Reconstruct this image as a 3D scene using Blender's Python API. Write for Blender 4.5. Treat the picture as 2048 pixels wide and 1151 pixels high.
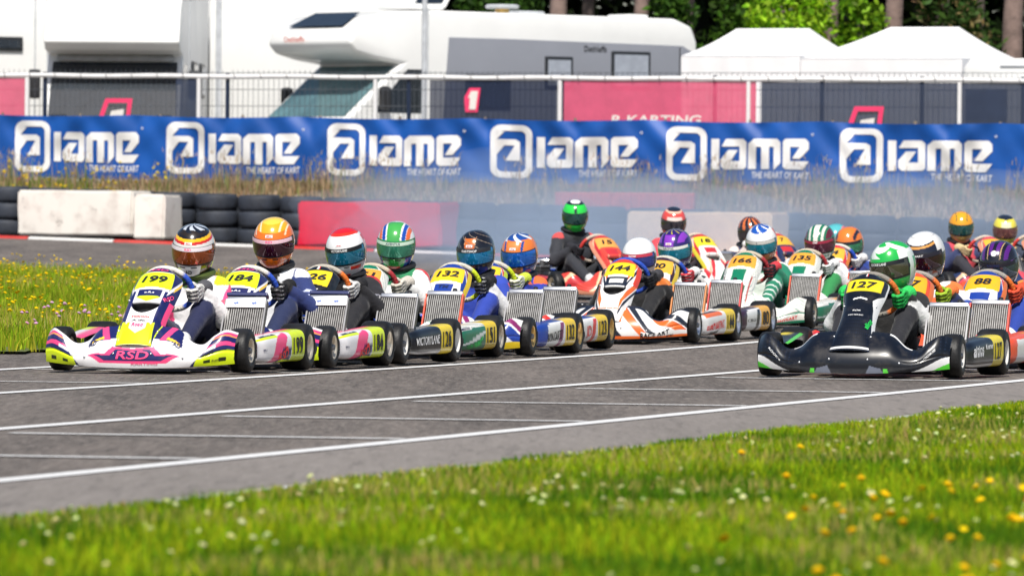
import bpy, bmesh, math, random
import numpy as np
from mathutils import Vector, Matrix
rng = np.random.default_rng(7); random.seed(7)
R = math.radians
for o in list(bpy.data.objects): bpy.data.objects.remove(o)
scene = bpy.context.scene
COL = scene.collection

# ------------------------------------------------------------------ camera
FPX, YH, CAMH, ROLL, ALPHA = 15953.0, 453.75, 0.864, 0.0086, R(13.476)
PITCH = math.atan((575.5 - YH) / FPX)
cam = bpy.data.cameras.new('camera'); cam_o = bpy.data.objects.new('camera', cam); COL.objects.link(cam_o)
cam.sensor_width = 36; cam.lens = 36 * FPX / 2048; cam.clip_start = 1; cam.clip_end = 3000
cam_o.rotation_mode = 'QUATERNION'
_m = Matrix.Rotation(math.pi / 2 - PITCH, 4, 'X') @ Matrix.Rotation(ROLL, 4, 'Z')
cam_o.matrix_world = Matrix.Translation((0, 0, CAMH)) @ _m
cam.dof.use_dof = True; cam.dof.focus_distance = 50.0; cam.dof.aperture_fstop = 9.2
scene.camera = cam_o

# ------------------------------------------------------------------ sky, sun, exposure
SUN = Vector((-0.02, -0.60, 0.80)).normalized()          # towards the sun
w = bpy.data.worlds.new('World'); scene.world = w; w.use_nodes = True
nt = w.node_tree; nt.nodes.clear()
sky = nt.nodes.new('ShaderNodeTexSky'); sky.sky_type = 'NISHITA'; sky.sun_disc = False
sky.sun_elevation = math.asin(SUN.z); sky.sun_rotation = math.atan2(SUN.x, SUN.y)
sky.air_density = 1.0; sky.dust_density = 1.5; sky.ozone_density = 1.0
bg = nt.nodes.new('ShaderNodeBackground'); bg.inputs['Strength'].default_value = 0.085
wo = nt.nodes.new('ShaderNodeOutputWorld')
nt.links.new(sky.outputs[0], bg.inputs[0]); nt.links.new(bg.outputs[0], wo.inputs[0])
sl = bpy.data.lights.new('sun', 'SUN'); sl.energy = 5.0; sl.angle = R(0.53); sl.color = (1, .955, .88)
so = bpy.data.objects.new('sun', sl); COL.objects.link(so)
so.rotation_euler = (-SUN).to_track_quat('-Z', 'Y').to_euler(); so.location = (0, 0, 60)
vs = scene.view_settings; vs.view_transform = 'Standard'; vs.look = 'None'; vs.gamma = 1; vs.exposure = 0.17
scene.render.engine = 'CYCLES'
cy = scene.cycles; cy.use_denoising = True
try: cy.denoiser = 'OPENIMAGEDENOISE'
except Exception: pass
cy.max_bounces = 8; cy.diffuse_bounces = 3; cy.glossy_bounces = 3; cy.transmission_bounces = 4; cy.transparent_max_bounces = 24
cy.volume_bounces = 1; cy.sample_clamp_indirect = 6; cy.use_adaptive_sampling = True; cy.adaptive_threshold = 0.015
cy.caustics_reflective = False; cy.caustics_refractive = False
try: cy.volume_step_rate = 2.0; cy.volume_max_steps = 64
except Exception: pass

# ------------------------------------------------------------------ pixel rays and the lie of the land
def ray(px, py):
    a = px - 1024; b = py - 575.5
    u = a * math.cos(ROLL) + b * math.sin(ROLL); v = -a * math.sin(ROLL) + b * math.cos(ROLL)
    return Vector((u, FPX * math.cos(PITCH) - v * math.sin(PITCH), -v * math.cos(PITCH) - FPX * math.sin(PITCH)))
TA = (math.sin(ALPHA), math.cos(ALPHA)); TN = (math.cos(ALPHA), -math.sin(ALPHA))
def tl(along, lat): return (along * TA[0] + lat * TN[0], along * TA[1] + lat * TN[1])   # track frame -> world XY
def ss(a, b, x):
    t = np.clip((np.asarray(x, float) - a) / (b - a), 0, 1); return t * t * (3 - 2 * t)
def ybar(X): return 126 - .45 * (X + 8)                      # line of the tyre barrier
def hz(X, Y):
    X = np.asarray(X, float); Y = np.asarray(Y, float)
    s = np.clip(Y - 57, -40, 200); ramp = .0095 * np.log1p(np.exp(s / 3)) * 3
    Xc = np.clip(X, -30, 25)
    ramp = np.minimum(ramp, .85) - .022 * (Xc + 8) * ss(78, 118, Y)
    D = Y - ybar(Xc)
    up = 1.46 - .006 * (Xc + 8) + .22 * ss(6.4, 9, D) + .02 * np.clip(D - 14, 0, 40)
    k = ss(1.2, 3.6, D)
    return ramp * (1 - k) + up * k
def hzf(x, y): return float(hz(x, y))
def on_line(px, py, D):                                       # point where the pixel's ray meets the vertical plane D m behind the barrier line
    d = ray(px, py); k = d.x / d.y
    Y = (126 - .45 * 8 + D) / (1 + .45 * k)
    return Vector((k * Y, Y, CAMH + d.z / d.y * Y))
def at_depth(px, py, Y):
    d = ray(px, py); return Vector((d.x / d.y * Y, Y, CAMH + d.z / d.y * Y))

# ------------------------------------------------------------------ small helpers
def lin(h):
    if isinstance(h, (tuple, list)): return tuple(h)
    h = h.lstrip('#'); c = [int(h[i:i + 2], 16) / 255 for i in (0, 2, 4)]
    return tuple((x / 12.92 if x <= .04045 else ((x + .055) / 1.055) ** 2.4) * .86 for x in c)
def put(o, parent=None):
    COL.objects.link(o)
    if parent is not None: o.parent = parent
    return o
def tag(o, label=None, cat=None, group=None, kind=None):
    if label: o['label'] = label
    if cat: o['category'] = cat
    if group: o['group'] = group
    if kind: o['kind'] = kind
    return o
def empty(name, loc=(0, 0, 0), rz=0, parent=None):
    o = bpy.data.objects.new(name, None); o.empty_display_size = .2
    o.location = loc; o.rotation_euler = (0, 0, rz); return put(o, parent)
def mesh(name, V, F, smooth=True, cols=None):
    me = bpy.data.meshes.new(name)
    V = np.asarray(V, np.float32).reshape(-1, 3)
    if isinstance(F, np.ndarray):
        n, k = F.shape
        me.vertices.add(len(V)); me.vertices.foreach_set('co', V.ravel())
        me.loops.add(n * k); me.loops.foreach_set('vertex_index', F.astype(np.int32).ravel())
        me.polygons.add(n); me.polygons.foreach_set('loop_start', np.arange(0, n * k, k, dtype=np.int32))
        me.update(calc_edges=True)
    else:
        me.from_pydata(V.tolist(), [], F)
    if len(me.polygons): me.polygons.foreach_set('use_smooth', np.full(len(me.polygons), bool(smooth)))
    if cols is not None: setcol(me, cols)
    me.update(); return me
def setcol(me, cols):
    a = me.color_attributes.get('Col') or me.color_attributes.new('Col', 'FLOAT_COLOR', 'POINT')
    c = np.ones((len(me.vertices), 4), np.float32); c[:, :3] = cols
    a.data.foreach_set('color', c.ravel())
def obj(name, me, mat, parent=None, loc=None, rot=None):
    o = bpy.data.objects.new(name, me)
    if mat is not None:
        if len(me.materials) == 0: me.materials.append(mat)
    if loc is not None: o.location = loc
    if rot is not None: o.rotation_euler = rot
    return put(o, parent)
def gridfaces(nu, nv, closeu=False):
    i = np.arange(nu if closeu else nu - 1); j = np.arange(nv - 1)
    I, J = np.meshgrid(i, j, indexing='ij'); I2 = (I + 1) % nu
    return np.stack([I * nv + J, I2 * nv + J, I2 * nv + J + 1, I * nv + J + 1], -1).reshape(-1, 4)
class MB:
    """collects boxes, tubes, lathes into one mesh"""
    def __init__(s): s.V = []; s.F = []; s.n = 0
    def add(s, V, F):
        V = np.asarray(V, float).reshape(-1, 3); s.V.append(V)
        s.F += [[i + s.n for i in f] for f in (F.tolist() if isinstance(F, np.ndarray) else F)]; s.n += len(V); return s
    def box(s, c, d, rot=None, bev=0.0):
        hx, hy, hz_ = [q / 2 for q in d]
        if bev <= 0:
            V = np.array([(x, y, z) for x in (-hx, hx) for y in (-hy, hy) for z in (-hz_, hz_)])
            F = [(0, 1, 3, 2), (4, 6, 7, 5), (0, 4, 5, 1), (2, 3, 7, 6), (0, 2, 6, 4), (1, 5, 7, 3)]
        else:
            b = bmesh.new(); bmesh.ops.create_cube(b, size=1)
            for v in b.verts: v.co = (v.co.x * d[0], v.co.y * d[1], v.co.z * d[2])
            bmesh.ops.bevel(b, geom=b.edges[:], offset=min(bev, min(d) * .45), segments=2, profile=.6, affect='EDGES')
            b.verts.index_update(); V = np.array([v.co[:] for v in b.verts]); F = [[v.index for v in f.verts] for f in b.faces]; b.free()
        if rot is not None: V = V @ np.array(rot.to_3x3()).T
        return s.add(V + np.array(c), F)
    def tube(s, P, r, seg=8, caps=True, closed=False):
        P = [Vector(p) for p in P]; n = len(P); rr = r if isinstance(r, (list, tuple)) else [r] * n
        rings = []; up = None
        for i in range(n):
            t = (P[(i + 1) % n] - P[i - 1]) if closed else (P[min(i + 1, n - 1)] - P[max(i - 1, 0)])
            t.normalize()
            if up is None: up = Vector((0, 0, 1)) if abs(t.z) < .9 else Vector((1, 0, 0))
            a = t.cross(up).normalized(); b = a.cross(t).normalized(); up = b
            rings.append([P[i] + (a * math.cos(q) + b * math.sin(q)) * rr[i] for q in [2 * math.pi * k / seg for k in range(seg)]])
        V = [v[:] for g in rings for v in g]; F = []
        for i in range(n if closed else n - 1):
            i2 = (i + 1) % n
            for k in range(seg):
                k2 = (k + 1) % seg; F.append((i * seg + k, i * seg + k2, i2 * seg + k2, i2 * seg + k))
        if caps and not closed: F.append(tuple(range(seg))[::-1]); F.append(tuple((n - 1) * seg + k for k in range(seg)))
        return s.add(V, F)
    def lathe(s, prof, axis='x', seg=32, c=(0, 0, 0), close=False):
        prof = list(prof); n = len(prof); V = []; F = []
        for (a, r) in prof:
            for k in range(seg):
                q = 2 * math.pi * k / seg; y, z = r * math.cos(q), r * math.sin(q)
                V.append({'x': (a, y, z), 'y': (z, a, y), 'z': (y, z, a)}[axis])
        for i in range(n if close else n - 1):
            for k in range(seg):
                i2 = (i + 1) % n; k2 = (k + 1) % seg; F.append((i * seg + k, i2 * seg + k, i2 * seg + k2, i * seg + k2))
        return s.add(np.array(V) + np.array(c), F)
    def mesh(s, name, smooth=False): return mesh(name, np.concatenate(s.V), s.F, smooth)
    def obj(s, name, mat, parent=None, smooth=False, **k):
        me = s.mesh(name, smooth); o = obj(name, me, mat, parent, **k)
        if smooth: shade(me)
        return o
def shade(me, ang=40):
    try: me.set_sharp_from_angle(angle=R(ang))
    except Exception: pass

# ------------------------------------------------------------------ materials
def newmat(name):
    m = bpy.data.materials.new(name); m.use_nodes = True; return m, m.node_tree, m.node_tree.nodes['Principled BSDF']
def noise_mix(nt, c1, c2, scale, detail=6, coord='Object', lo=.35, hi=.65, vec=None, rough=.6):
    if vec is None:
        tc = nt.nodes.new('ShaderNodeTexCoord'); vec = tc.outputs[coord]
    n = nt.nodes.new('ShaderNodeTexNoise'); n.inputs['Scale'].default_value = scale; n.inputs['Detail'].default_value = detail
    n.inputs['Roughness'].default_value = rough
    nt.links.new(vec, n.inputs['Vector'])
    mr = nt.nodes.new('ShaderNodeMapRange'); mr.inputs[1].default_value = lo; mr.inputs[2].default_value = hi
    nt.links.new(n.outputs[0], mr.inputs[0])
    mx = nt.nodes.new('ShaderNodeMix'); mx.data_type = 'RGBA'
    for k, c in ((6, c1), (7, c2)):
        if hasattr(c, 'is_linked'): nt.links.new(c, mx.inputs[k])
        else: mx.inputs[k].default_value = (*c, 1)
    nt.links.new(mr.outputs[0], mx.inputs[0]); return mx.outputs[2], n
def simple(name, col, rough=.5, metal=0, coat=0, var=.18, scale=6, spec=.5, bump=0, bscale=60):
    m, nt, b = newmat(name); c = lin(col)
    o, n = noise_mix(nt, tuple(x * (1 - var) for x in c), tuple(min(1, x * (1 + var * .6)) for x in c), scale)
    nt.links.new(o, b.inputs['Base Color'])
    b.inputs['Roughness'].default_value = rough; b.inputs['Metallic'].default_value = metal
    b.inputs['Coat Weight'].default_value = coat; b.inputs['Specular IOR Level'].default_value = spec
    if bump:
        tc = nt.nodes.new('ShaderNodeTexCoord'); nn = nt.nodes.new('ShaderNodeTexNoise'); nn.inputs['Scale'].default_value = bscale; nn.inputs['Detail'].default_value = 5
        nt.links.new(tc.outputs['Object'], nn.inputs['Vector'])
        bp = nt.nodes.new('ShaderNodeBump'); bp.inputs['Strength'].default_value = bump; bp.inputs['Distance'].default_value = .02
        nt.links.new(nn.outputs[0], bp.inputs['Height']); nt.links.new(bp.outputs[0], b.inputs['Normal'])
    return m
def attr_mat(name, rough, coat=0, dirt=.12, bump=0, bscale=25, sheen=0, trans=0):
    m, nt, b = newmat(name)
    at = nt.nodes.new('ShaderNodeAttribute'); at.attribute_name = 'Col'
    tc = nt.nodes.new('ShaderNodeTexCoord')
    if dirt > 0:
        n = nt.nodes.new('ShaderNodeTexNoise'); n.inputs['Scale'].default_value = 9; n.inputs['Detail'].default_value = 8; n.inputs['Roughness'].default_value = .7
        nt.links.new(tc.outputs['Object'], n.inputs['Vector'])
        mr = nt.nodes.new('ShaderNodeMapRange'); mr.inputs[1].default_value = .52; mr.inputs[2].default_value = .8; mr.inputs[4].default_value = dirt * 2
        nt.links.new(n.outputs[0], mr.inputs[0])
        mx = nt.nodes.new('ShaderNodeMix'); mx.data_type = 'RGBA'; mx.inputs[7].default_value = (.16, .14, .12, 1)
        nt.links.new(mr.outputs[0], mx.inputs[0]); nt.links.new(at.outputs[0], mx.inputs[6]); src = mx.outputs[2]
    else: src = at.outputs[0]
    nt.links.new(src, b.inputs['Base Color'])
    b.inputs['Roughness'].default_value = rough; b.inputs['Coat Weight'].default_value = coat; b.inputs['Coat Roughness'].default_value = .12
    if trans: b.inputs['Specular IOR Level'].default_value = .12
    if sheen: b.inputs['Sheen Weight'].default_value = sheen
    if bump:
        nn = nt.nodes.new('ShaderNodeTexNoise'); nn.inputs['Scale'].default_value = bscale; nn.inputs['Detail'].default_value = 4
        nt.links.new(tc.outputs['Object'], nn.inputs['Vector'])
        bp = nt.nodes.new('ShaderNodeBump'); bp.inputs['Strength'].default_value = bump; bp.inputs['Distance'].default_value = .03
        nt.links.new(nn.outputs[0], bp.inputs['Height']); nt.links.new(bp.outputs[0], b.inputs['Normal'])
    if trans:
        out = nt.nodes['Material Output']; t = nt.nodes.new('ShaderNodeBsdfTranslucent'); nt.links.new(src, t.inputs[0])
        ms = nt.nodes.new('ShaderNodeMixShader'); ms.inputs[0].default_value = trans
        nt.links.new(b.outputs[0], ms.inputs[1]); nt.links.new(t.outputs[0], ms.inputs[2]); nt.links.new(ms.outputs[0], out.inputs[0])
    return m
M = {}
M['livery'] = attr_mat('livery_film', .34, .3, .16)
M['suit'] = attr_mat('race_suit_cloth', .8, 0, .05, .5, 11, .1)
M['glove'] = attr_mat('glove_cloth', .75, 0, .1, .4, 60)
M['helmet'] = attr_mat('helmet_lacquer', .2, .8, .03)
M['grass'] = attr_mat('grass_blade', .75, 0, 0, trans=.35)
M['leaf'] = attr_mat('leaf_blade', .55, 0, 0, trans=.3)
M['rubber'] = simple('tyre_rubber', (.013, .013, .014), .5, var=.5, scale=9, bump=.15, bscale=40, spec=.35)
M['black'] = simple('black_plastic', (.018, .018, .02), .45)
M['alu'] = simple('aluminium', (.72, .73, .76), .32, .9, var=.1)
M['chrome'] = simple('bright_steel', (.8, .8, .82), .15, 1, var=.05)
M['gold'] = simple('gold_rim', (.78, .5, .17), .3, .85, var=.1)
M['whitemetal'] = simple('white_rim', '#f2efe8', .4, 0, var=.06)
M['champagne'] = simple('pale_rim', (.78, .69, .55), .35, .7, var=.08)
M['steel'] = simple('dark_steel', (.2, .2, .21), .4, .8)
M['white'] = simple('white_gelcoat', '#f4f4f2', .35, 0, .2, var=.04, scale=1.2)
M['whitecloth'] = simple('white_canopy_cloth', '#f3f3f4', .8, var=.05, scale=1.5, bump=.2, bscale=3)
M['print_black'] = simple('black_print', (.012, .012, .014), .5, var=.1)
M['print_white'] = simple('white_print', '#f4f4f4', .5, var=.04)
M['print_pink'] = simple('pink_print', '#ff4f8a', .5, var=.05)
M['print_red'] = simple('red_print', '#e02a2a', .5, var=.05)
M['print_blue'] = simple('blue_print', '#1c62c8', .5, var=.05)
M['print_green'] = simple('green_print', '#2ad05a', .5, var=.05)
M['print_orange'] = simple('orange_print', '#f0781e', .5, var=.05)
M['print_navy'] = simple('navy_print', '#182858', .5, var=.05)
def fin_mat():
    return simple('radiator_fin', (.27, .265, .26), .55, .1, var=.35, scale=30)
M['fin'] = fin_mat()
_sc = {}
def solid(hexcol, rough=.4):
    k = (hexcol, rough)
    if k not in _sc: _sc[k] = simple('paint_' + str(len(_sc)), hexcol, rough, coat=.2, var=.08)
    return _sc[k]

# ------------------------------------------------------------------ lettering
_tc = {}
def textmesh(s, bold=.012, shear=0.0, space=1.0):
    k = (s, bold, shear, space)
    if k in _tc: return _tc[k]
    cu = bpy.data.curves.new('lettering', 'FONT'); cu.body = s; cu.size = 1; cu.offset = bold; cu.shear = shear; cu.space_character = space
    cu.resolution_u = 3; cu.fill_mode = 'FRONT'
    o = bpy.data.objects.new('lettering', cu); COL.objects.link(o)
    dg = bpy.context.evaluated_depsgraph_get(); me = bpy.data.meshes.new_from_object(o.evaluated_get(dg))
    V = np.array([v.co[:] for v in me.vertices]).reshape(-1, 3)[:, :2]; F = [list(p.vertices) for p in me.polygons]
    bpy.data.objects.remove(o); bpy.data.curves.remove(cu); bpy.data.meshes.remove(me)
    lo = V.min(0); hi = V.max(0); V = (V - (lo + hi) / 2) / (hi[1] - lo[1])       # cap height 1, centred
    _tc[k] = (V, F, (hi[0] - lo[0]) / (hi[1] - lo[1])); return _tc[k]
def wrap_text(name, s, S, uc, vc, height, mat, parent, width=None, ang=0, off=.004, bold=.012, shear=0.0, flipu=False, space=1.0):
    """letters laid on surface S(u,v); height/width in metres; ang turns the line"""
    V, F, asp = textmesh(s, bold, shear, space)
    X = V[:, 0] * height; Y = V[:, 1] * height
    if width: X = V[:, 0] * width / asp
    c, sn = math.cos(ang), math.sin(ang); X, Y = X * c - Y * sn, X * sn + Y * c
    e = 1e-3; f = lambda u, v: S(np.atleast_1d(np.asarray(u, float)), np.atleast_1d(np.asarray(v, float)))
    du = np.linalg.norm(f(uc + e, vc) - f(uc - e, vc)) / (2 * e); dv = np.linalg.norm(f(uc, vc + e) - f(uc, vc - e)) / (2 * e)
    U = uc + (-X if flipu else X) / du; W = vc + Y / dv
    P = f(U, W); n = np.cross(f(U + e, W) - f(U - e, W), f(U, W + e) - f(U, W - e)); n /= np.linalg.norm(n, axis=1, keepdims=True) + 1e-9
    if flipu: n = -n
    return obj(name, mesh(name, P + n * off, F, False), mat, parent)
def flat_text(name, s, origin, xdir, ydir, height, mat, parent, width=None, off=.004, bold=.012, shear=0, align='c'):
    V, F, asp = textmesh(s, bold, shear)
    xd = Vector(xdir).normalized(); yd = Vector(ydir).normalized(); n = xd.cross(yd)
    W = width or asp * height
    P = [(Vector(origin) + xd * (a * W / asp + (W / 2 if align == 'l' else 0)) + yd * (b * height) + n * off)[:] for a, b in V]
    return obj(name, mesh(name, P, F, False), mat, parent)
def inpoly(U, V, poly):
    r = np.zeros(U.shape, bool); n = len(poly)
    for i in range(n):
        x1, y1 = poly[i]; x2, y2 = poly[(i + 1) % n]
        c = ((y1 > V) != (y2 > V)); xx = (x2 - x1) * (V - y1) / ((y2 - y1) if y2 != y1 else 1e-9) + x1
        r ^= c & (U < xx)
    return r
# ================================================================== GROUND, TRACK, GRASS
def sheet(name, poly_fn, xs, ys, dz, mat, kind='structure'):
    X, Y = np.meshgrid(xs, ys, indexing='ij')
    V = np.stack([X, Y, hz(X, Y) + dz], -1).reshape(-1, 3); F = gridfaces(len(xs), len(ys))
    if poly_fn is not None:
        c = V[F].mean(1); F = F[poly_fn(c[:, 0], c[:, 1])]
    o = obj(name, mesh(name, V, F, True), mat); tag(o, kind=kind); return o
def asphalt_mat(name, c1, c2, c3):
    m, nt, b = newmat(name)
    tc = nt.nodes.new('ShaderNodeTexCoord'); mp = nt.nodes.new('ShaderNodeMapping'); mp.inputs['Rotation'].default_value = (0, 0, ALPHA)
    mp.inputs['Scale'].default_value = (1.3, .12, 1); nt.links.new(tc.outputs['Object'], mp.inputs[0])
    streak, _ = noise_mix(nt, c1, c2, 1.0, 9, vec=mp.outputs[0], lo=.36, hi=.62, rough=.7)
    mp2 = nt.nodes.new('ShaderNodeMapping'); mp2.inputs['Rotation'].default_value = (0, 0, ALPHA); mp2.inputs['Scale'].default_value = (26, 1.6, 1); nt.links.new(tc.outputs['Object'], mp2.inputs[0])
    fine, nf = noise_mix(nt, streak, c3, 1.0, 9, vec=mp2.outputs[0], lo=.46, hi=.74, rough=.9)
    g2 = tuple(x * .45 for x in c1)
    mp3 = nt.nodes.new('ShaderNodeMapping'); mp3.inputs['Rotation'].default_value = (0, 0, ALPHA); mp3.inputs['Location'].default_value = (3, 7, 0); mp3.inputs['Scale'].default_value = (14, .9, 1); nt.links.new(tc.outputs['Object'], mp3.inputs[0])
    grit, ng = noise_mix(nt, fine, g2, 1.0, 7, vec=mp3.outputs[0], lo=.52, hi=.74, rough=.8)
    nt.links.new(grit, b.inputs['Base Color']); b.inputs['Roughness'].default_value = .82
    bp = nt.nodes.new('ShaderNodeBump'); bp.inputs['Strength'].default_value = .5; bp.inputs['Distance'].default_value = .012
    nt.links.new(nf.outputs[0], bp.inputs['Height']); nt.links.new(bp.outputs[0], b.inputs['Normal'])
    return m
M['asphalt'] = asphalt_mat('asphalt', (.062, .051, .044), (.150, .126, .110), (.28, .246, .216))
M['shoulder'] = asphalt_mat('dusty_asphalt', (.17, .15, .135), (.22, .195, .178), (.3, .27, .245))
def soil_mat(name, a, b_, c, s=1.4):
    m, nt, b = newmat(name)
    o1, _ = noise_mix(nt, a, b_, s, 8, lo=.35, hi=.65); o2, n = noise_mix(nt, o1, c, 9, 8, lo=.5, hi=.75)
    nt.links.new(o2, b.inputs['Base Color']); b.inputs['Roughness'].default_value = .95; return m
M['turf'] = soil_mat('turf_soil', (.075, .105, .02), (.11, .12, .03), (.14, .12, .05))
M['bank'] = soil_mat('dry_bank_soil', (.22, .17, .12), (.3, .24, .17), (.38, .31, .22))
M['paddock'] = soil_mat('paddock_gravel', (.2, .19, .18), (.26, .25, .23), (.33, .31, .28))
# one sheet for the ground out to the horizon
xs = np.concatenate([np.linspace(-900, -40, 12), np.linspace(-34, 34, 69), np.linspace(40, 900, 12)])
ys = np.concatenate([np.linspace(-40, 15, 6), np.linspace(17, 175, 211), np.linspace(185, 1500, 14)])
sheet('ground', None, xs, ys, -.02, M['turf'])
def latv(X, Y): return X * TN[0] + Y * TN[1]
def alv(X, Y): return X * TA[0] + Y * TA[1]
def back_edge(X): return 95 - 3.9 * (X + 6.1) + .12 * np.clip(X + 6.1, 0, 9) ** 2    # far edge of the infield grass
def infield(X, Y): return (X < -1.5 - .02 * (Y - 75) ** 2 * (Y > 75)) & (latv(X, Y) < -15.45) & (Y < np.where(X < -6.1, 95 - .6 * (X + 6.1), back_edge(X)))
def bankarea(X, Y): return (Y - ybar(X)) > 1.0
def front_grass(X, Y): return latv(X, Y) > -6.78
# asphalt: everything between the foreground verge and the tyre barrier that is not infield; fine strips follow the edges
A_ = np.linspace(8, 150, 285); 
def strip_sheet(name, lat0f, lat1f, al, nl, dz, mat, parent=None, kind='structure'):
    V = []; 
    for a in al:
        l0, l1 = lat0f(a), lat1f(a)
        for k in range(nl):
            x, y = tl(a, l0 + (l1 - l0) * k / (nl - 1)); V.append((x, y, hzf(x, y) + dz))
    o = obj(name, mesh(name, V, gridfaces(len(al), nl), True), mat, parent)
    if parent is None: tag(o, kind=kind)
    return o
sheet('track', lambda X, Y: ~bankarea(X, Y) & (latv(X, Y) < -6.4), np.linspace(-34, 30, 129), np.linspace(10, 140, 261), -.008, M['asphalt'])
# infield grass sheet sits 4 cm proud of the asphalt with a soft edge
def infield_sheet():
    al = np.linspace(30, 118, 180); V = []
    F = []
    xs_ = np.linspace(-30, 0, 151); ys_ = np.linspace(28, 106, 313)
    X, Y = np.meshgrid(xs_, ys_, indexing='ij'); P = np.stack([X, Y, hz(X, Y) + .012], -1).reshape(-1, 3)
    Fq = gridfaces(len(xs_), len(ys_)); c = P[Fq].mean(1); Fq = Fq[infield(c[:, 0], c[:, 1])]
    o = obj('infield_grass_ground', mesh('infield_grass_ground', P, Fq, True), M['turf']); tag(o, kind='structure')
infield_sheet()
o = strip_sheet('verge_grass_ground', lambda a: -6.78, lambda a: 6.0, np.linspace(6, 80, 149), 12, .006, M['turf'])
strip_sheet('track_shoulder', lambda a: -7.86, lambda a: -6.79, np.linspace(10, 90, 161), 4, -.0045, M['shoulder'])
# painted lines
def paint_mat(name, wear):
    m, nt, b = newmat(name)
    o1, _ = noise_mix(nt, (.7, .7, .7), (.2, .185, .17), 30, 8, lo=wear, hi=wear + .16, rough=.75)
    nt.links.new(o1, b.inputs['Base Color']); b.inputs['Roughness'].default_value = .7; return m
M['line'] = paint_mat('line_paint', .55); M['line_worn'] = paint_mat('worn_line_paint', .47)
def line(name, a0, a1, l0, l1, mat, dz=-.003):
    n = max(2, int((a1 - a0) / 1.0) + 1); strip_sheet(name, lambda a: l0, lambda a: l1, np.linspace(a0, a1, n), 2, dz, mat)
for l in (-12.02, -9.93, -7.94): line('lane_line', 12, 90, l - .055, l + .055, M['line'])
line('edge_line', 20, 60, -13.98, -13.86, M['line'])
line('edge_line', 24, 90, -6.92, -6.80, M['line_worn'])
for a in (28.5, 31.6, 34.9, 38.42, 42.0, 45.6, 49.2): line('grid_line', a - .07, a + .07, -9.7, -8.02, M['line_worn'])
for a in (41.85, 48.9, 45.4): line('grid_line', a - .05, a + .05, -13.8, -12.1, M['line_worn'])
# tyre marks and cracks in the asphalt
M['crack'] = simple('tar_seam', (.03, .03, .035), .6)
line('tar_seam', 40.35, 40.37, -11.0, -8.1, M['crack'], -.0035)

# --- grass blades, one mass per meadow
def blades(P, h, wd, cols, lean=.35, seg=2):
    n = len(P); h = np.broadcast_to(h, n); wd = np.broadcast_to(wd, n)
    a = rng.uniform(0, 2 * np.pi, n); la = rng.uniform(0, 2 * np.pi, n); ln = h * np.abs(rng.normal(0, lean, n))
    dx, dy = np.cos(a) * wd / 2, np.sin(a) * wd / 2
    lx, ly = np.cos(la) * ln, np.sin(la) * ln
    z0 = np.zeros(n)
    v = [P + np.stack([-dx, -dy, z0], 1), P + np.stack([dx, dy, z0], 1),
         P + np.stack([dx * .7 + lx * .35, dy * .7 + ly * .35, h * .6], 1), P + np.stack([-dx * .7 + lx * .35, -dy * .7 + ly * .35, h * .6], 1),
         P + np.stack([lx, ly, h], 1)]
    V = np.stack(v, 1).reshape(-1, 3); b = np.arange(n)[:, None] * 5
    T = np.concatenate([b + np.array([0, 1, 2]), b + np.array([0, 2, 3]), b + np.array([3, 2, 4])])
    return V, T, np.repeat(cols, 5, 0)
def vary(base, n, s=.25):
    base = np.array([lin(b) for b in base]); k = rng.integers(0, len(base), n)
    return np.clip(base[k] * (1 + rng.normal(0, s, (n, 1))) * (1 + rng.normal(0, .06, (n, 3))), .004, .9)
def patchy(x, y, s, seed=0):
    r = np.zeros_like(x); q = np.random.default_rng(seed)
    for k in range(6):
        a = q.uniform(0, 6.28); f_ = s * q.uniform(.5, 2.2); r += np.sin((x * np.cos(a) + y * np.sin(a)) * f_ + q.uniform(0, 6.28))
    return r / 6
def scatter(n, a0, a1, l0, l1, keep):
    a = a0 + (a1 - a0) * rng.random(n); l = rng.uniform(l0, l1, n); X = a * TA[0] + l * TN[0]; Y = a * TA[1] + l * TN[1]
    k = keep(X, Y); X, Y = X[k], Y[k]; return np.stack([X, Y, hz(X, Y)], 1)
def inview(X, Y, mpx=70): return np.abs(X / Y * FPX) < 1024 + mpx
# foreground verge
P = scatter(330000, 16.5, 47, -6.85, -.5, lambda X, Y: inview(X, Y, 120) & (latv(X, Y) > -6.82 + .10 * patchy(X, Y, 3, 5)))
pk = patchy(P[:, 0], P[:, 1], 2.2, 1); pk2 = patchy(P[:, 0], P[:, 1], 5, 2)
cols = vary(['#8fae0c', '#9cb214', '#b0ba1c', '#76a00c'], len(P), .25)
dk = (patchy(P[:, 0], P[:, 1], 3.2, 31) + rng.normal(0, .12, len(P))) > .08; cols[dk] = vary(['#557f0a', '#648c0c', '#4a740a'], dk.sum(), .2)
dry = (pk > .12) & (rng.random(len(P)) < .5); cols[dry] = vary(['#b9b25a', '#a8ae3c', '#c2ac66'], dry.sum(), .15)
edge = np.clip((latv(P[:, 0], P[:, 1]) + 6.82) / .5, .35, 1)
V, T, C = blades(P, (.045 + .04 * rng.random(len(P)) + .022 * pk2) * edge, .006 + .003 * rng.random(len(P)), cols)
tag(obj('verge_grass', mesh('verge_grass', V, T, False, C), M['grass']), 'short bright green grass along the near side of the track', 'grass', kind='stuff')
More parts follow.
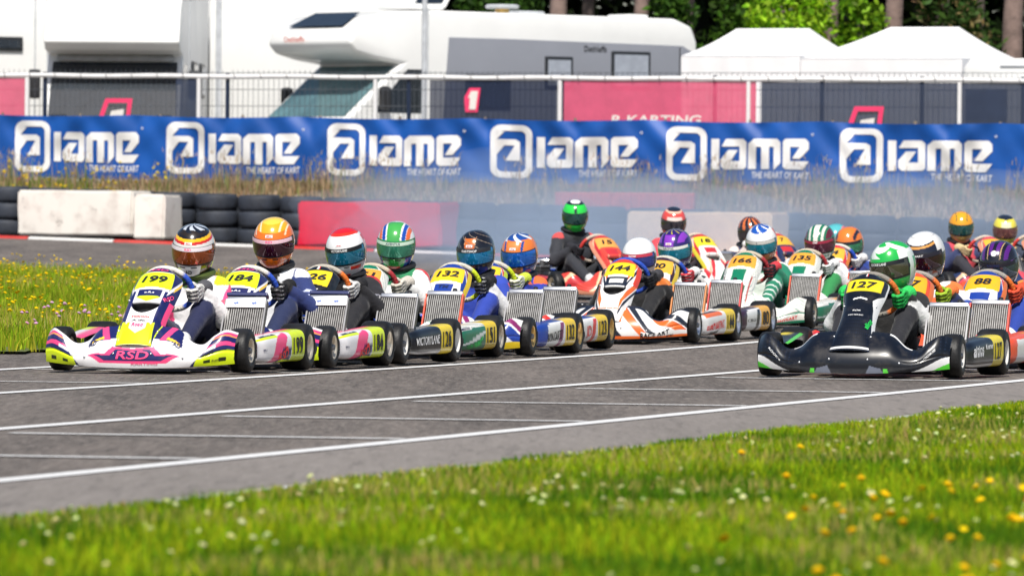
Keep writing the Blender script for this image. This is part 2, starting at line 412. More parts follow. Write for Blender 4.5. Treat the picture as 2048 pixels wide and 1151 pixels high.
# infield meadow
def infield_in(X, Y): return infield(X, Y) & inview(X, Y, 40)
P = scatter(420000, 36, 100, -36, -15.4, infield_in)
pk = patchy(P[:, 0], P[:, 1], 1.1, 3); pk2 = patchy(P[:, 0], P[:, 1], .5, 8)
cols = vary(['#8fae1c', '#a3b42a', '#b3b034', '#7aa018'], len(P), .22)
dry = (pk > -.05) & (rng.random(len(P)) < .35); cols[dry] = vary(['#c8b95c', '#b9b24a', '#cdbb6c'], dry.sum(), .15)
V, T, C = blades(P, .09 + .08 * rng.random(len(P)) + .04 * pk2, .009 + .006 * rng.random(len(P)), cols, .3)
tag(obj('meadow_grass', mesh('meadow_grass', V, T, False, C), M['grass']), 'longer yellow green meadow grass in the infield on the left', 'grass', kind='stuff')
# flower heads: small rosettes on a stalk
def flowers(name, P, h, r, col, label, stalk='#6d8f22'):
    n = len(P); k = 7; h = np.broadcast_to(h, n); r = np.broadcast_to(r, n)
    ang = np.arange(k) * 2 * np.pi / k; top = P + np.stack([rng.normal(0, .02, n), rng.normal(0, .02, n), h], 1)
    tilt = rng.normal(0, .25, (n, 2))
    ring = np.stack([np.cos(ang), np.sin(ang), 0 * ang], 1)[None] * r[:, None, None]
    ring[:, :, 2] = ring[:, :, 0] * tilt[:, :1] + ring[:, :, 1] * tilt[:, 1:2] + r[:, None] * .15
    crown = top[:, None, :] + np.array([0, 0, 1.])[None, None] * r[:, None, None] * .8
    cup = top[:, None, :] - np.array([0, 0, 1.])[None, None] * r[:, None, None] * .55
    V = np.concatenate([top[:, None, :] + ring, crown, cup], 1).reshape(-1, 3); b = np.arange(n)[:, None] * (k + 2)
    T = np.concatenate([b + np.array([i, (i + 1) % k, k]) for i in range(k)] + [b + np.array([(i + 1) % k, i, k + 1]) for i in range(k)])
    C = np.repeat(vary([col], n, .08), k + 2, 0)
    V2, T2, C2 = blades(P, h, .006, vary([stalk], n, .2), .05)
    V = np.concatenate([V, V2]); T = np.concatenate([T, T2 + n * (k + 2)]); C = np.concatenate([C, C2])
    tag(obj(name, mesh(name, V, T, False, C), M['leaf']), label, 'flowers', kind='stuff')
P = scatter(10000, 38, 98, -34, -15.5, infield_in); k = (patchy(P[:, 0], P[:, 1], .9, 9) + rng.normal(0, .25, len(P))) > -.05; P = P[k]
flowers('buttercup_flowers', P, .13 + .11 * rng.random(len(P)), .010 + .010 * rng.random(len(P)), '#f7d400', 'small yellow buttercups scattered through the infield meadow')
P = scatter(160, 44, 58, -19, -15.5, infield_in)
flowers('pink_clover_flowers', P, .17 + .08 * rng.random(len(P)), .016, '#d8a8c8', 'pale pink clover heads near the kerb side of the meadow')
P = scatter(2600, 17, 44, -6.45, -.5, lambda X, Y: inview(X, Y, 60)); k = patchy(P[:, 0], P[:, 1], 1.6, 12) + rng.normal(0, .15, len(P)) > .1; P = P[k]
flowers('white_clover_flowers', P, .045 + .04 * rng.random(len(P)), .008 + .004 * rng.random(len(P)), '#e8eaa8', 'white clover heads dotted over the near grass')
P = scatter(900, 17, 44, -6.3, -.5, lambda X, Y: inview(X, Y, 60)); k = ((P[:, 0] / P[:, 1] > .035) & (P[:, 1] < 25.5)) | (rng.random(len(P)) < .015); P = P[k]
flowers('yellow_daisy_flowers', P[:120], .07 + .04 * rng.random(len(P[:120])), .012 + .005 * rng.random(len(P[:120])), '#ffd20a', 'bright yellow flowers in the near grass at the lower right')

# ================================================================== TYRE BARRIER, KERB, BLOCKS
def tyre_mesh(Ro, wd):
    r = Ro; h = wd / 2
    prof = [(-h * .75, r * .58), (-h * .98, r * .72), (-h, r * .86), (-h * .86, r * .96), (-h * .5, r), (0, r * 1.005), (h * .5, r), (h * .86, r * .96), (h, r * .86), (h * .98, r * .72), (h * .75, r * .58)]
    m = MB(); m.lathe(prof, 'z', 28, close=True); me = m.mesh('tyre', True); return me
M['oldtyre'] = simple('weathered_tyre', (.024, .030, .044), .7, var=.4, scale=3, bump=.3, bscale=14)
tme = tyre_mesh(.335, .255); tme.materials.append(M['oldtyre'])
n_st = 0
for i in range(32):
    X = -10.0 + i * .672; Y = ybar(X) + .35; z0 = hzf(X, Y - .6)
    ux, uy = 1 / math.hypot(1, .45), -.45 / math.hypot(1, .45)
    for k in range(3):
        o = bpy.data.objects.new('tyre', tme); put(o)
        o.location = (X + rng.normal(0, .012), Y + rng.normal(0, .02), z0 + .13 + k * .262); o.rotation_euler = (rng.normal(0, .012), rng.normal(0, .012), rng.uniform(0, 6))
        tag(o, ['old black tyre on the ground course of the tyre wall', 'old black tyre in the middle course of the tyre wall', 'old black tyre capping a stack of the tyre wall'][k], 'tyre', ['bottom tyres of the barrier', 'middle tyres of the barrier', 'top tyres of the barrier'][k])
# dark belting added behind the stacks to darken the gaps between tyres
_V = []
_xs = np.linspace(-10.6, 11.8, 60)
for _x in _xs:
    _y = ybar(_x) + .74 + .02 * math.sin(_x * 3); _z = hzf(_x, ybar(_x)); _V += [(_x, _y, _z - .1), (_x, _y + .01, _z + .74), (_x, _y + .05, _z + .74), (_x, _y + .05, _z - .1)]
tag(obj('gap_belt', mesh('gap_belt', _V, gridfaces(len(_xs), 4), False), M['oldtyre']), 'dark belting added behind the stacked tyres to darken the gaps', 'belt')
# kerb in alternating painted blocks (left, in front of the white block)
M['kerb_red'] = simple('kerb_red_paint', '#d8382c', .6, var=.25); M['kerb_white'] = simple('kerb_white_paint', '#ece9e4', .6, var=.12, scale=4)
kr = empty('kerb', (0, 0, 0)); tag(kr, kind='structure')
def yk(X): return ybar(X) - 1.7 + .06 * (X + 3) 
i = 0; X = -10.2
while X < 9:
    L = 1.35; x0, x1 = X, X + L - .015
    V = []
    for x in (x0, x1):
        y = yk(x); z = hzf(x, y)
        V += [(x, y - .35, z - .01), (x, y - .2, z + .012), (x, y + .25, z + .03), (x, y + .25, z - .05)]
    F = [(0, 4, 5, 1), (1, 5, 6, 2), (2, 6, 7, 3), (0, 1, 2, 3), (7, 6, 5, 4)]
    obj('kerb_block', mesh('kerb_block', V, F, False), M['kerb_red'] if i % 2 else M['kerb_white'], kr); i += 1; X += L
# big blocks in front of the tyres
def block(name, px0, px1, pyt, pyb, mat, Doff, depth, label, cat, dent=.01, yaw=0, seed=1):
    a = on_line(px0, pyb, Doff); b = on_line(px1, pyb, Doff); t0 = on_line(px0, pyt, Doff)
    Lx = (b - a).length; hgt = t0.z - a.z
    bm = bmesh.new(); bmesh.ops.create_cube(bm, size=1)
    for v in bm.verts: v.co = (v.co.x * Lx, v.co.y * depth, (v.co.z + .5) * hgt)
    bmesh.ops.bevel(bm, geom=bm.edges[:], offset=.03, segments=2, affect='EDGES')
    bmesh.ops.subdivide_edges(bm, edges=bm.edges[:], cuts=5, use_grid_fill=True)
    q = np.random.default_rng(seed)
    ph = q.uniform(0, 6, 8)
    for v in bm.verts:
        c = v.co; d = sum(math.sin(c.x * (2.3 + k) + c.z * (3 + 1.7 * k) + c.y * 4 + ph[k]) for k in range(6)) / 6
        v.co = c + Vector((d * dent, d * dent * 1.5, d * dent))
    me = bpy.data.meshes.new(name); bm.to_mesh(me); bm.free(); me.polygons.foreach_set('use_smooth', [True] * len(me.polygons)); shade(me, 35)
    mid = (a + b) / 2
    o = obj(name, me, mat); o.location = (mid.x, mid.y + depth / 2, mid.z); o.rotation_euler = (0, 0, math.atan2(b.y - a.y, b.x - a.x) + yaw); tag(o, label, cat); return o
def dirty_white():
    m, nt, b = newmat('scuffed_white_paint')
    o1, _ = noise_mix(nt, lin('#f1ece4'), (.42, .34, .3), 2.6, 8, lo=.48, hi=.85); o2, _ = noise_mix(nt, o1, (.12, .11, .1), 5, 8, lo=.62, hi=.72, rough=.7)
    nt.links.new(o2, b.inputs['Base Color']); b.inputs['Roughness'].default_value = .7; return m
M['dirtywhite'] = dirty_white()
M['redcover'] = simple('red_vinyl_cover', '#e0123c', .45, var=.1, bump=.4, bscale=2.5)
M['beige'] = soil_mat('stained_beige_block', (.82, .62, .42), (.86, .68, .48), (.6, .45, .3), 2)
block('barrier_block', 52, 283, 381, 471, M['dirtywhite'], -.75, .7, 'scuffed white barrier block standing against the tyres at far left', 'barrier', .012)
block('barrier_block', 284, 343, 389, 478, M['dirtywhite'], -.95, .8, 'narrow white barrier block butted to the right end of the long white one', 'barrier', .012, .1, 3)
block('padded_barrier', 613, 898, 404, 494, M['redcover'], -.8, .7, 'red vinyl covered padded barrier in front of the tyres', 'barrier', .03, 0, 5)
block('barrier_block', 1272, 1562, 424, 512, M['beige'], -.8, .7, 'stained beige barrier block behind the far karts', 'barrier', .014, 0, 6)

# ================================================================== BANK, DRY WEEDS
def bank_sheet():
    xs_ = np.linspace(-40, 36, 153); Dv = np.concatenate([np.linspace(.7, 5, 18), np.linspace(6, 60, 28)])
    X = np.repeat(xs_[:, None], len(Dv), 1); Y = ybar(np.clip(X, -30, 25)) + Dv[None, :]
    V = np.stack([X, Y, hz(X, Y) + .012 + .03 * patchy(X, Y, 3, 4) * (Dv < 5)[None, :]], -1).reshape(-1, 3)
    F = gridfaces(len(xs_), len(Dv)); d = np.tile(Dv, len(xs_))[F].mean(1)
    tag(obj('earth_bank', mesh('earth_bank', V, F[d < 5.4], True), M['bank']), kind='structure')
    tag(obj('paddock_ground', mesh('paddock_ground', V, F[d >= 5.4], True), M['paddock']), kind='structure')
bank_sheet()
n = 26000; X = rng.uniform(-10.5, 10, n); Dd = .9 + 3.0 * rng.random(n) ** .8; Y = ybar(X) + Dd
P = np.stack([X, Y, hz(X, Y)], 1); pk = patchy(X, Y, 1.2, 21)
cols = vary(['#b79a78', '#a68a6a', '#c4aa86', '#8f8468'], n, .2); g = (X < -6.8) & (rng.random(n) < .55); cols[g] = vary(['#8c9a3c', '#a9a03c', '#6f8a34'], g.sum(), .2)
g = rng.random(n) < .12; cols[g] = vary(['#7d8a4a', '#6a7a3e'], g.sum(), .2)
V, T, C = blades(P, .10 + .20 * rng.random(n) ** 1.5 + .06 * pk, .014 + .012 * rng.random(n), cols, .35)
tag(obj('dry_bank_grass', mesh('dry_bank_grass', V, T, False, C), M['grass']), 'dry tan grass and weeds on the bank under the blue banner', 'grass', kind='stuff')
n = 1500; cx = rng.uniform(-10, 9.5, 60); X = cx[rng.integers(0, 60, n)] + rng.normal(0, .16, n); Y = ybar(X) + 3.0 + .5 * rng.random(n)
P = np.stack([X, Y, hz(X, Y)], 1); cols = vary(['#c0aa8c', '#ad9678', '#8a9a5c', '#b9a27e'], n, .2)
V, T, C = blades(P, .3 + .35 * rng.random(n), .011 + .006 * rng.random(n), cols, .16)
P2 = P[::2] + np.stack([rng.normal(0, .04, len(P[::2])), 0 * P[::2, 0], .3 + .3 * rng.random(len(P[::2]))], 1)
V2, T2, C2 = blades(P2, .06 + .05 * rng.random(len(P2)), .02, vary(['#b8a282', '#c8b498'], len(P2), .2), .6)
tag(obj('tall_dry_weeds', mesh('tall_dry_weeds', np.concatenate([V, V2]), np.concatenate([T, T2 + len(V)]), False, np.concatenate([C, C2])), M['grass']), 'tall dry seeding weeds standing in front of the blue banner', 'weeds', kind='stuff')
P = np.stack([rng.uniform(-9, -5.5, 130), np.zeros(130), np.zeros(130)], 1); P[:, 1] = ybar(P[:, 0]) + 1.6 + 1.6 * rng.random(130); P[:, 2] = hz(P[:, 0], P[:, 1])
flowers('ragwort_flowers', P, .28 + .25 * rng.random(130), .03, '#e8cc1c', 'yellow ragwort flowers among the weeds at the left of the bank')
# red ribbed plastic barrier lying low under the banner
pr = on_line(1250, 392, 2.6); rb = empty('plastic_barrier', (pr.x, pr.y, hzf(pr.x, pr.y)), math.atan(-.45)); tag(rb, 'faded red plastic barrier with upright ribs below the banner', 'barrier')
M['fadedred'] = simple('faded_red_plastic', '#d2645c', .6, var=.2)
MB().box((0, 0, .17), (2.35, .10, .42), bev=.02).obj('panel', M['fadedred'], rb)
for k in range(14): MB().box((-1.1 + k * .17, -.07, .17), (.085, .05, .40), bev=.015).obj('rib', M['fadedred'], rb)
pr = on_line(835, 388, 2.2); tm = MB(); 
tm.add([(-.35, 0, 0), (.35, 0, 0), (.38, .15, .02), (-.3, .2, .02), (-.1, .05, .08), (.33, .05, .26), (.2, .12, .17)], [(0, 1, 5, 4), (1, 2, 6, 5), (4, 5, 6, 3), (0, 4, 3), (3, 6, 2)])
o = tm.obj('tarpaulin', M['fadedred'], None, True, loc=(pr.x, pr.y, hzf(pr.x, pr.y) + .02)); tag(o, 'crumpled reddish tarpaulin lying on the bank above the red barrier', 'tarpaulin')
# ================================================================== BLUE BANNER
def ban_z(X): return 1.60 - .0055 * (X + 8.3), 2.635 - .0068 * (X + 8.3)
BX0, BX1 = -9.4, 9.2
def S_ban(u, v):                                             # u: metres along X, v: 0 bottom .. 1 top
    X = u; Y = ybar(X) + 3.9; z0 = 1.60 - .0055 * (X + 8.3); z1 = 2.635 - .0068 * (X + 8.3)
    sag = .03 * np.abs(np.sin((X + .7) * 1.15)) * v ** 2 + .012 * np.sin(X * 2.7) * (1 - v)
    z = z0 + (z1 - z0) * v - sag
    fold = .028 * np.sin(X * 2.3 + 2.2 * v) + .018 * np.sin(X * 5.7 - 5 * v + 1) + .03 * np.sin(X * .9 + 4 * v) + .012 * np.sin(X * 13 + 9 * v)
    for xt in np.arange(-8.9, 9.2, 1.42):
        dx = X - xt; fold = fold + .055 * np.exp(-np.abs(dx) * 2.4) * np.sin((1.05 - v) * 9 + np.abs(dx) * 9) * v
    return np.stack([X + 0 * v, Y + fold * (.4 + .6 * v), z], -1)
nu, nv = 420, 22
U, W = np.meshgrid(np.linspace(BX0, BX1, nu), np.linspace(0, 1, nv), indexing='ij')
M['bannerblue'] = simple('blue_banner_vinyl', '#0452a8', .55, var=.15, scale=1.2, bump=.25, bscale=2)
ban = obj('sponsor_banner', mesh('sponsor_banner', S_ban(U.ravel(), W.ravel()), gridfaces(nu, nv), True), M['bannerblue'])
tag(ban, 'long blue sponsor banner with repeated white logos along the bank', 'banner')
def rrect(x0, y0, x1, y1, r, n=6):
    P = []
    for cx, cy, a0 in ((x1 - r, y0 + r, -90), (x1 - r, y1 - r, 0), (x0 + r, y1 - r, 90), (x0 + r, y0 + r, 180)):
        for k in range(n + 1): q = R(a0 + 90 * k / n); P.append((cx + r * math.cos(q), cy + r * math.sin(q)))
    return P
def polys_mesh(outlines):
    """outlines: list of (outer, [holes]) -> flat triangulated verts, faces, cut fine enough to follow folds"""
    cu = bpy.data.curves.new('print', 'CURVE'); cu.dimensions = '2D'; cu.fill_mode = 'BOTH'
    for outer, holes in outlines:
        for P in [outer] + holes:
            sp = cu.splines.new('POLY'); sp.points.add(len(P) - 1)
            for q, p in zip(sp.points, P): q.co = (p[0], p[1], 0, 1)
            sp.use_cyclic_u = True
    o = bpy.data.objects.new('print', cu); COL.objects.link(o); dg = bpy.context.evaluated_depsgraph_get()
    me = bpy.data.meshes.new_from_object(o.evaluated_get(dg)); bm = bmesh.new(); bm.from_mesh(me)
    bmesh.ops.triangulate(bm, faces=bm.faces[:])
    for _ in range(4):
        lg = [e for e in bm.edges if e.calc_length() > .16]
        if not lg: break
        bmesh.ops.subdivide_edges(bm, edges=lg, cuts=1); bmesh.ops.triangulate(bm, faces=[f for f in bm.faces if len(f.verts) > 3])
    bm.verts.index_update()
    V = np.array([v.co[:2] for v in bm.verts]); F = [[v.index for v in f.verts] for f in bm.faces]; bm.free()
    bpy.data.objects.remove(o); bpy.data.meshes.remove(me); return V, F
# emblem drawn on a 100-unit grid (x 0..72 badge, 80..240 word), y up 0..105
emblem = [(rrect(0, 0, 72, 105, 19), [rrect(11, 12, 61, 93, 10)])]
inner_a = [([(10, 92), (24, 92), (12, 77), (10, 77)], []),
           ([(10, 76), (44, 76), (51, 71), (51, 34), (26, 34), (42, 64), (24, 64), (10, 44)], [])]
word = [([(80, 22), (94, 22), (94, 82), (80, 82)], []),
        ([(98, 67), (106, 82), (136, 82), (142, 76), (142, 26), (137, 22), (103, 22), (97, 28), (97, 42), (110, 60), (127, 60), (114, 38), (130, 38), (130, 67)], []),
        ([(145, 22), (145, 72), (155, 82), (196, 82), (202, 75), (202, 34), (190, 20), (190, 66), (182, 66), (182, 22), (168, 22), (168, 66), (159, 66), (159, 22)], []),
        ([(206, 27), (206, 77), (211, 82), (246, 82), (252, 75), (252, 62), (236, 43), (222, 43), (236, 66), (219, 66), (219, 38), (252, 38), (241, 22), (211, 22)], [])]
lv, lf = polys_mesh(emblem + word); av, af = polys_mesh(inner_a)
def print_on_banner(Vp, Fp, x0, sc, dy, name):
    U = x0 + Vp[:, 0] * sc; v = dy + Vp[:, 1] * sc / 1.03
    P = S_ban(U, v); P[:, 1] -= .012; P[:, 0] -= .003
    return obj(name, mesh(name, P, Fp, False), M['bannerwhite'], ban)
M['bannerwhite'] = simple('white_banner_print', '#f3f1f0', .6, var=.05)
def Xat(px): return on_line(px, 300, 3.9).x
for px0, px1 in ((30, 278), (333, 600), (655, 922), (981, 1276), (1333, 1618), (1680, 1985)):
    x0, x1 = Xat(px0), Xat(px1); sc = (x1 - x0) / 252; dy = .5 - 52.5 * .0082 / 1.03
    sy = .0082; 
    for Vp, Fp, nm in ((lv, lf, 'logo'), (av, af, 'logo_letter')):
        Q = Vp.copy(); Q[:, 1] *= sy / sc; print_on_banner(Q, Fp, x0, sc, dy, nm)
    tv, tf, asp = textmesh('THE HEART OF KART', .012, .12); tw = (x1 - x0) * .40
    U = (x1 - tw / 2) + tv[:, 0] * tw / asp; v = .165 + tv[:, 1] * .105
    Pn = S_ban(U, v); Pn[:, 1] -= .014; obj('slogan', mesh('slogan', Pn, tf, False), M['bannerwhite'], ban)
    MB().lathe([(0, .012), (0, .02)], 'y', 10).obj('trademark_ring', M['bannerwhite'], ban, loc=(x1 + .05, float(S_ban(np.array([x1 + .05]), np.array([.80]))[0, 1]) - .02, float(S_ban(np.array([x1 + .05]), np.array([.80]))[0, 2])))
# stakes carrying the banner, and rope ties
M['stake'] = simple('weathered_stake', (.25, .2, .15), .8)
for px in (5, 160, 320, 485, 640, 800, 970, 1150, 1330, 1500, 1665, 1830, 2000):
    p = on_line(px, 300, 4.02); q = ban_z(p.x)
    MB().tube([(p.x, p.y, hzf(p.x, p.y) - .1), (p.x, p.y, q[1] + .02)], .022, 8).obj('stake', M['stake'], ban, True)

# ================================================================== PADDOCK FENCE
DF = 6.0
def fz(X): return 3.36 - .005 * (X + 8.3)
fence = empty('mesh_fence', (0, ybar(0) + DF, hzf(0, ybar(0) + DF))); tag(fence, 'tall grey wire mesh fence with a white top rail behind the blue banner', 'fence')
fo = fence.location
def rel(p): return (p[0] - fo.x, p[1] - fo.y, p[2] - fo.z)
M['wire'] = simple('galvanised_wire', (.10, .11, .125), .6, .2); M['post'] = simple('dark_blue_post', '#1d2b45', .5)
M['railwhite'] = simple('white_rail', '#f2f0ef', .5, var=.08)
def fpt(X, z): return (X, ybar(X) + DF, z)
posts = [90, 455, 818, 1125, 1430, 1644, 1844, 2046]
PX = [on_line(p, 200, DF).x for p in posts]
for X in PX: MB().box((0, 0, 0), (.055, .055, fz(X) - 1.3)).obj('post', M['post'], fence, loc=rel((X, ybar(X) + DF, (fz(X) + 1.3) / 2)), rot=(0, 0, math.atan(-.45)))
bounds = [-9.6] + PX + [9.6]
for a, b in zip(bounds[:-1], bounds[1:]):
    m = MB(); n = max(2, int((b - a) / .085))
    for k in range(1, n):
        X = a + (b - a) * k / n; m.tube([rel(fpt(X, 1.35)), rel(fpt(X, fz(X) + .045))], .0042, 4, False)
    for k in range(8):
        z = 1.45 + k * .27; m.tube([rel((a, ybar(a) + DF - .006, z)), rel((b, ybar(b) + DF - .006, z))], .0055, 4, False)
    o = m.obj('wire_mesh', M['wire'], fence); o['kind'] = 'stuff'
m = MB(); Xs = np.linspace(-9.6, 9.6, 60)
m.tube([rel((x, ybar(x) + DF - .05, fz(x) - .06 + .006 * math.sin(x * 3))) for x in Xs], .038, 8); m.obj('top_rail', M['railwhite'], fence, True)
for px in (55, 398, 751, 1120, 1497, 1919):
    X = on_line(px, 200, DF).x; MB().box((0, 0, 0), (.06, .05, fz(X) - .1 - 1.4), bev=.01).obj('white_upright', M['railwhite'], fence, loc=rel((X, ybar(X) + DF - .06, (fz(X) - .1 + 1.4) / 2)), rot=(0, 0, math.atan(-.45)))
# tie wires on the rail
m = MB()
for k in range(44): X = -9.3 + k * .43; m.tube([rel((X, ybar(X) + DF - .10, fz(X) - .015)), rel((X + .02, ybar(X) + DF - .10, fz(X) - .11))], .006, 4)
o = m.obj('rail_tie', M['wire'], fence); o['kind'] = 'stuff'
# mesh cloth banners tied to the fence
def cloth_mat(name, col, alpha):
    m, nt, b = newmat(name); o1, _ = noise_mix(nt, tuple(x * .85 for x in lin(col)), lin(col), 3)
    nt.links.new(o1, b.inputs['Base Color']); b.inputs['Roughness'].default_value = .8
    t = nt.nodes.new('ShaderNodeBsdfTransparent'); ms = nt.nodes.new('ShaderNodeMixShader'); ms.inputs[0].default_value = alpha
    tr = nt.nodes.new('ShaderNodeBsdfTranslucent'); nt.links.new(o1, tr.inputs[0]); m2 = nt.nodes.new('ShaderNodeMixShader'); m2.inputs[0].default_value = .3
    nt.links.new(b.outputs[0], m2.inputs[1]); nt.links.new(tr.outputs[0], m2.inputs[2])
    nt.links.new(t.outputs[0], ms.inputs[1]); nt.links.new(m2.outputs[0], ms.inputs[2]); nt.links.new(ms.outputs[0], nt.nodes['Material Output'].inputs[0]); return m
M['clothpink'] = cloth_mat('pink_mesh_cloth', '#ff6a90', .92); M['clothdark'] = cloth_mat('dark_mesh_cloth', '#223050', .84); M['clothgrey'] = cloth_mat('grey_mesh_cloth', '#3c4862', .93)
M['pinkprint'] = simple('pink_logo_print', '#ff3f72', .7, var=.05); M['creamprint'] = simple('cream_logo_print', '#efe9e2', .7, var=.05)
def S_cloth(u, v):
    X = u; z1 = fz(X) - .1; z = 1.5 + (z1 - 1.5) * v
    return np.stack([X + 0 * v, ybar(X) + DF - .03 - .02 - .012 * np.sin(X * 4 + 3 * v) * (1 - v), z + 0 * X], -1)
def cloth(px0, px1, mat, label):
    x0, x1 = on_line(px0, 200, DF).x, on_line(px1, 200, DF).x; n = 40
    U, W = np.meshgrid(np.linspace(x0, x1, n), np.linspace(0, 1, 14), indexing='ij')
    o = obj('fence_banner', mesh('fence_banner', S_cloth(U.ravel(), W.ravel()), gridfaces(n, 14), True), mat); tag(o, label, 'banner'); return o
c0 = cloth(-40, 50, M['clothpink'], 'pink cloth banner on the mesh fence at the left edge')
c1 = cloth(860, 1113, M['clothdark'], 'dark see-through cloth banner over the grey motorhome side')
c2 = cloth(1128, 1512, M['clothpink'], 'wide pink cloth banner on the fence in front of the left tent')
c3 = cloth(1522, 2090, M['clothgrey'], 'grey see-through cloth banner on the fence under the right tent')
def fence_poly(px, pts, mat, parent, off, name):
    V = []
    for (x, y) in pts:
        q = on_line(px + x, y, DF - off); V.append(q[:])
    return obj(name, mesh(name, V, [list(range(len(pts)))], False), mat, parent)
def one_logo(px, py, k, parent):                              # slanted figure 1 with a pink outline
    A = [(0, 18), (10, 0), (32, 0), (26, 48), (2, 48), (0, 30)]; B = [(7, 20), (13, 6), (27, 6), (22, 43), (9, 43), (11, 20)]
    fence_poly(px, [(x * k, py + y * k) for x, y in A], M['pinkprint'], parent, .09, 'figure_outline'); fence_poly(px, [(x * k, py + y * k) for x, y in B], M['creamprint'], parent, .105, 'figure')
one_logo(929, 176, 1.0, c1)
def big_one(px, py, sc, parent):                               # larger emblem partly hidden by the blue banner
    V = [(0, 60), (22, 0), (78, 0), (70, 60)]; W_ = [(10, 60), (28, 9), (68, 9), (62, 60)]; C = [(22, 60), (34, 26), (60, 22), (56, 60)]
    for q0, q1, q2, q3 in ((V[0], V[1], W_[1], W_[0]), (V[1], V[2], W_[2], W_[1]), (V[2], V[3], W_[3], W_[2])):
        fence_poly(px, [(x * sc, py + y * sc) for x, y in (q0, q1, q2, q3)], M['pinkprint'], parent, .09, 'emblem_outline')
    fence_poly(px, [(x * sc, py + y * sc) for x, y in C], M['creamprint'], parent, .09, 'emblem_centre')
cl = cloth(352, 396, M['clothgrey'], 'narrow grey strip of mesh cloth beside the first white upright')
ce = empty('fence_emblem', on_line(228, 215, DF - .09)[:]); tag(ce, 'pink outlined emblem hung on the fence in front of the left windscreen', 'sign')
ci = ce.matrix_world.inverted()
def under(o, p):
    me = o.data; me.transform(Matrix.Translation(-Vector(p.location))); return o
pre = set(bpy.data.objects); big_one(190, 197, .96, ce)
for o in set(bpy.data.objects) - pre: under(o, ce)
big_one(1686, 213, 1.05, c3)
def S_cl(u, v): return S_cloth(u, v)
tv, tf, asp = textmesh('R KARTING', .02, .1); x0, x1 = on_line(1222, 232, DF).x, on_line(1402, 232, DF).x
zc = on_line(1310, 240, DF).z; P = [( (x0 + x1) / 2 + a * (x1 - x0) / asp, 0, zc + b * .15) for a, b in tv]; P = [(x, ybar(x) + DF - .12, z) for x, y, z in P]
obj('lettering', mesh('lettering', P, tf, False), M['creamprint'], c2)

# ================================================================== MOTORHOMES AND TRUCK
M['greypanel'] = simple('grey_side_panel', '#8d9099', .4, coat=.1, var=.05, scale=1); M['glass_dark'] = simple('dark_tinted_glass', (.015, .022, .032), .08, var=.2, spec=.8)
M['glass_teal'] = simple('windscreen_glass', (.10, .19, .21), .07, var=.3, scale=1.5, spec=.9); M['frameblack'] = simple('black_window_frame', (.02, .022, .025), .4)
M['palepane'] = simple('pale_blind_behind_glass', (.33, .36, .42), .15, var=.1); M['greytrim'] = simple('pale_grey_trim', (.5, .52, .55), .4)
M['orangemark'] = simple('faded_red_script', '#e06a5c', .5)
def extrude_profile(name, prof, w, mat, parent, bev=.05, y0=0, seg=3):
    bm = bmesh.new(); vs_ = [bm.verts.new((x, -w / 2 + y0, z)) for x, z in prof]; f = bm.faces.new(vs_)
    r = bmesh.ops.extrude_face_region(bm, geom=[f]); 
    for v in [g for g in r['geom'] if isinstance(g, bmesh.types.BMVert)]: v.co.y += w
    bmesh.ops.recalc_face_normals(bm, faces=bm.faces[:])
    if bev: bmesh.ops.bevel(bm, geom=bm.edges[:], offset=bev, segments=seg, profile=.5, affect='EDGES', clamp_overlap=True)
    me = bpy.data.meshes.new(name); bm.to_mesh(me); bm.free(); me.polygons.foreach_set('use_smooth', [True] * len(me.polygons)); shade(me, 50)
    return obj(name, me, mat, parent)
def road_wheel(parent, x, y, r=.34, wd=.22):
    e = empty('wheel', (x, y, r), 0, parent)
    MB().lathe([(-wd / 2, r * .6), (-wd / 2, r * .92), (-wd / 2 + .03, r), (wd / 2 - .03, r), (wd / 2, r * .92), (wd / 2, r * .6)], 'y', 28, close=True).obj('tyre', M['rubber'], e, True)
    MB().lathe([(-wd / 2 + .04, .001), (-wd / 2 + .02, r * .3), (-wd / 2 + .05, r * .5), (-wd / 2 + .01, r * .6), (wd / 2, r * .6)], 'y', 24).obj('rim', M['alu'], e, True)
def window(parent, x, z, w_, h, y=-1.15, pane='palepane'):
    wf = MB().box((x, y - .012, z), (w_ + .1, .05, h + .1), bev=.045).obj('window', M['frameblack'], parent, True)
    MB().box((x, y - .042, z), (w_ - .02, .012, h - .02), bev=.005).obj('pane', M[pane], wf)
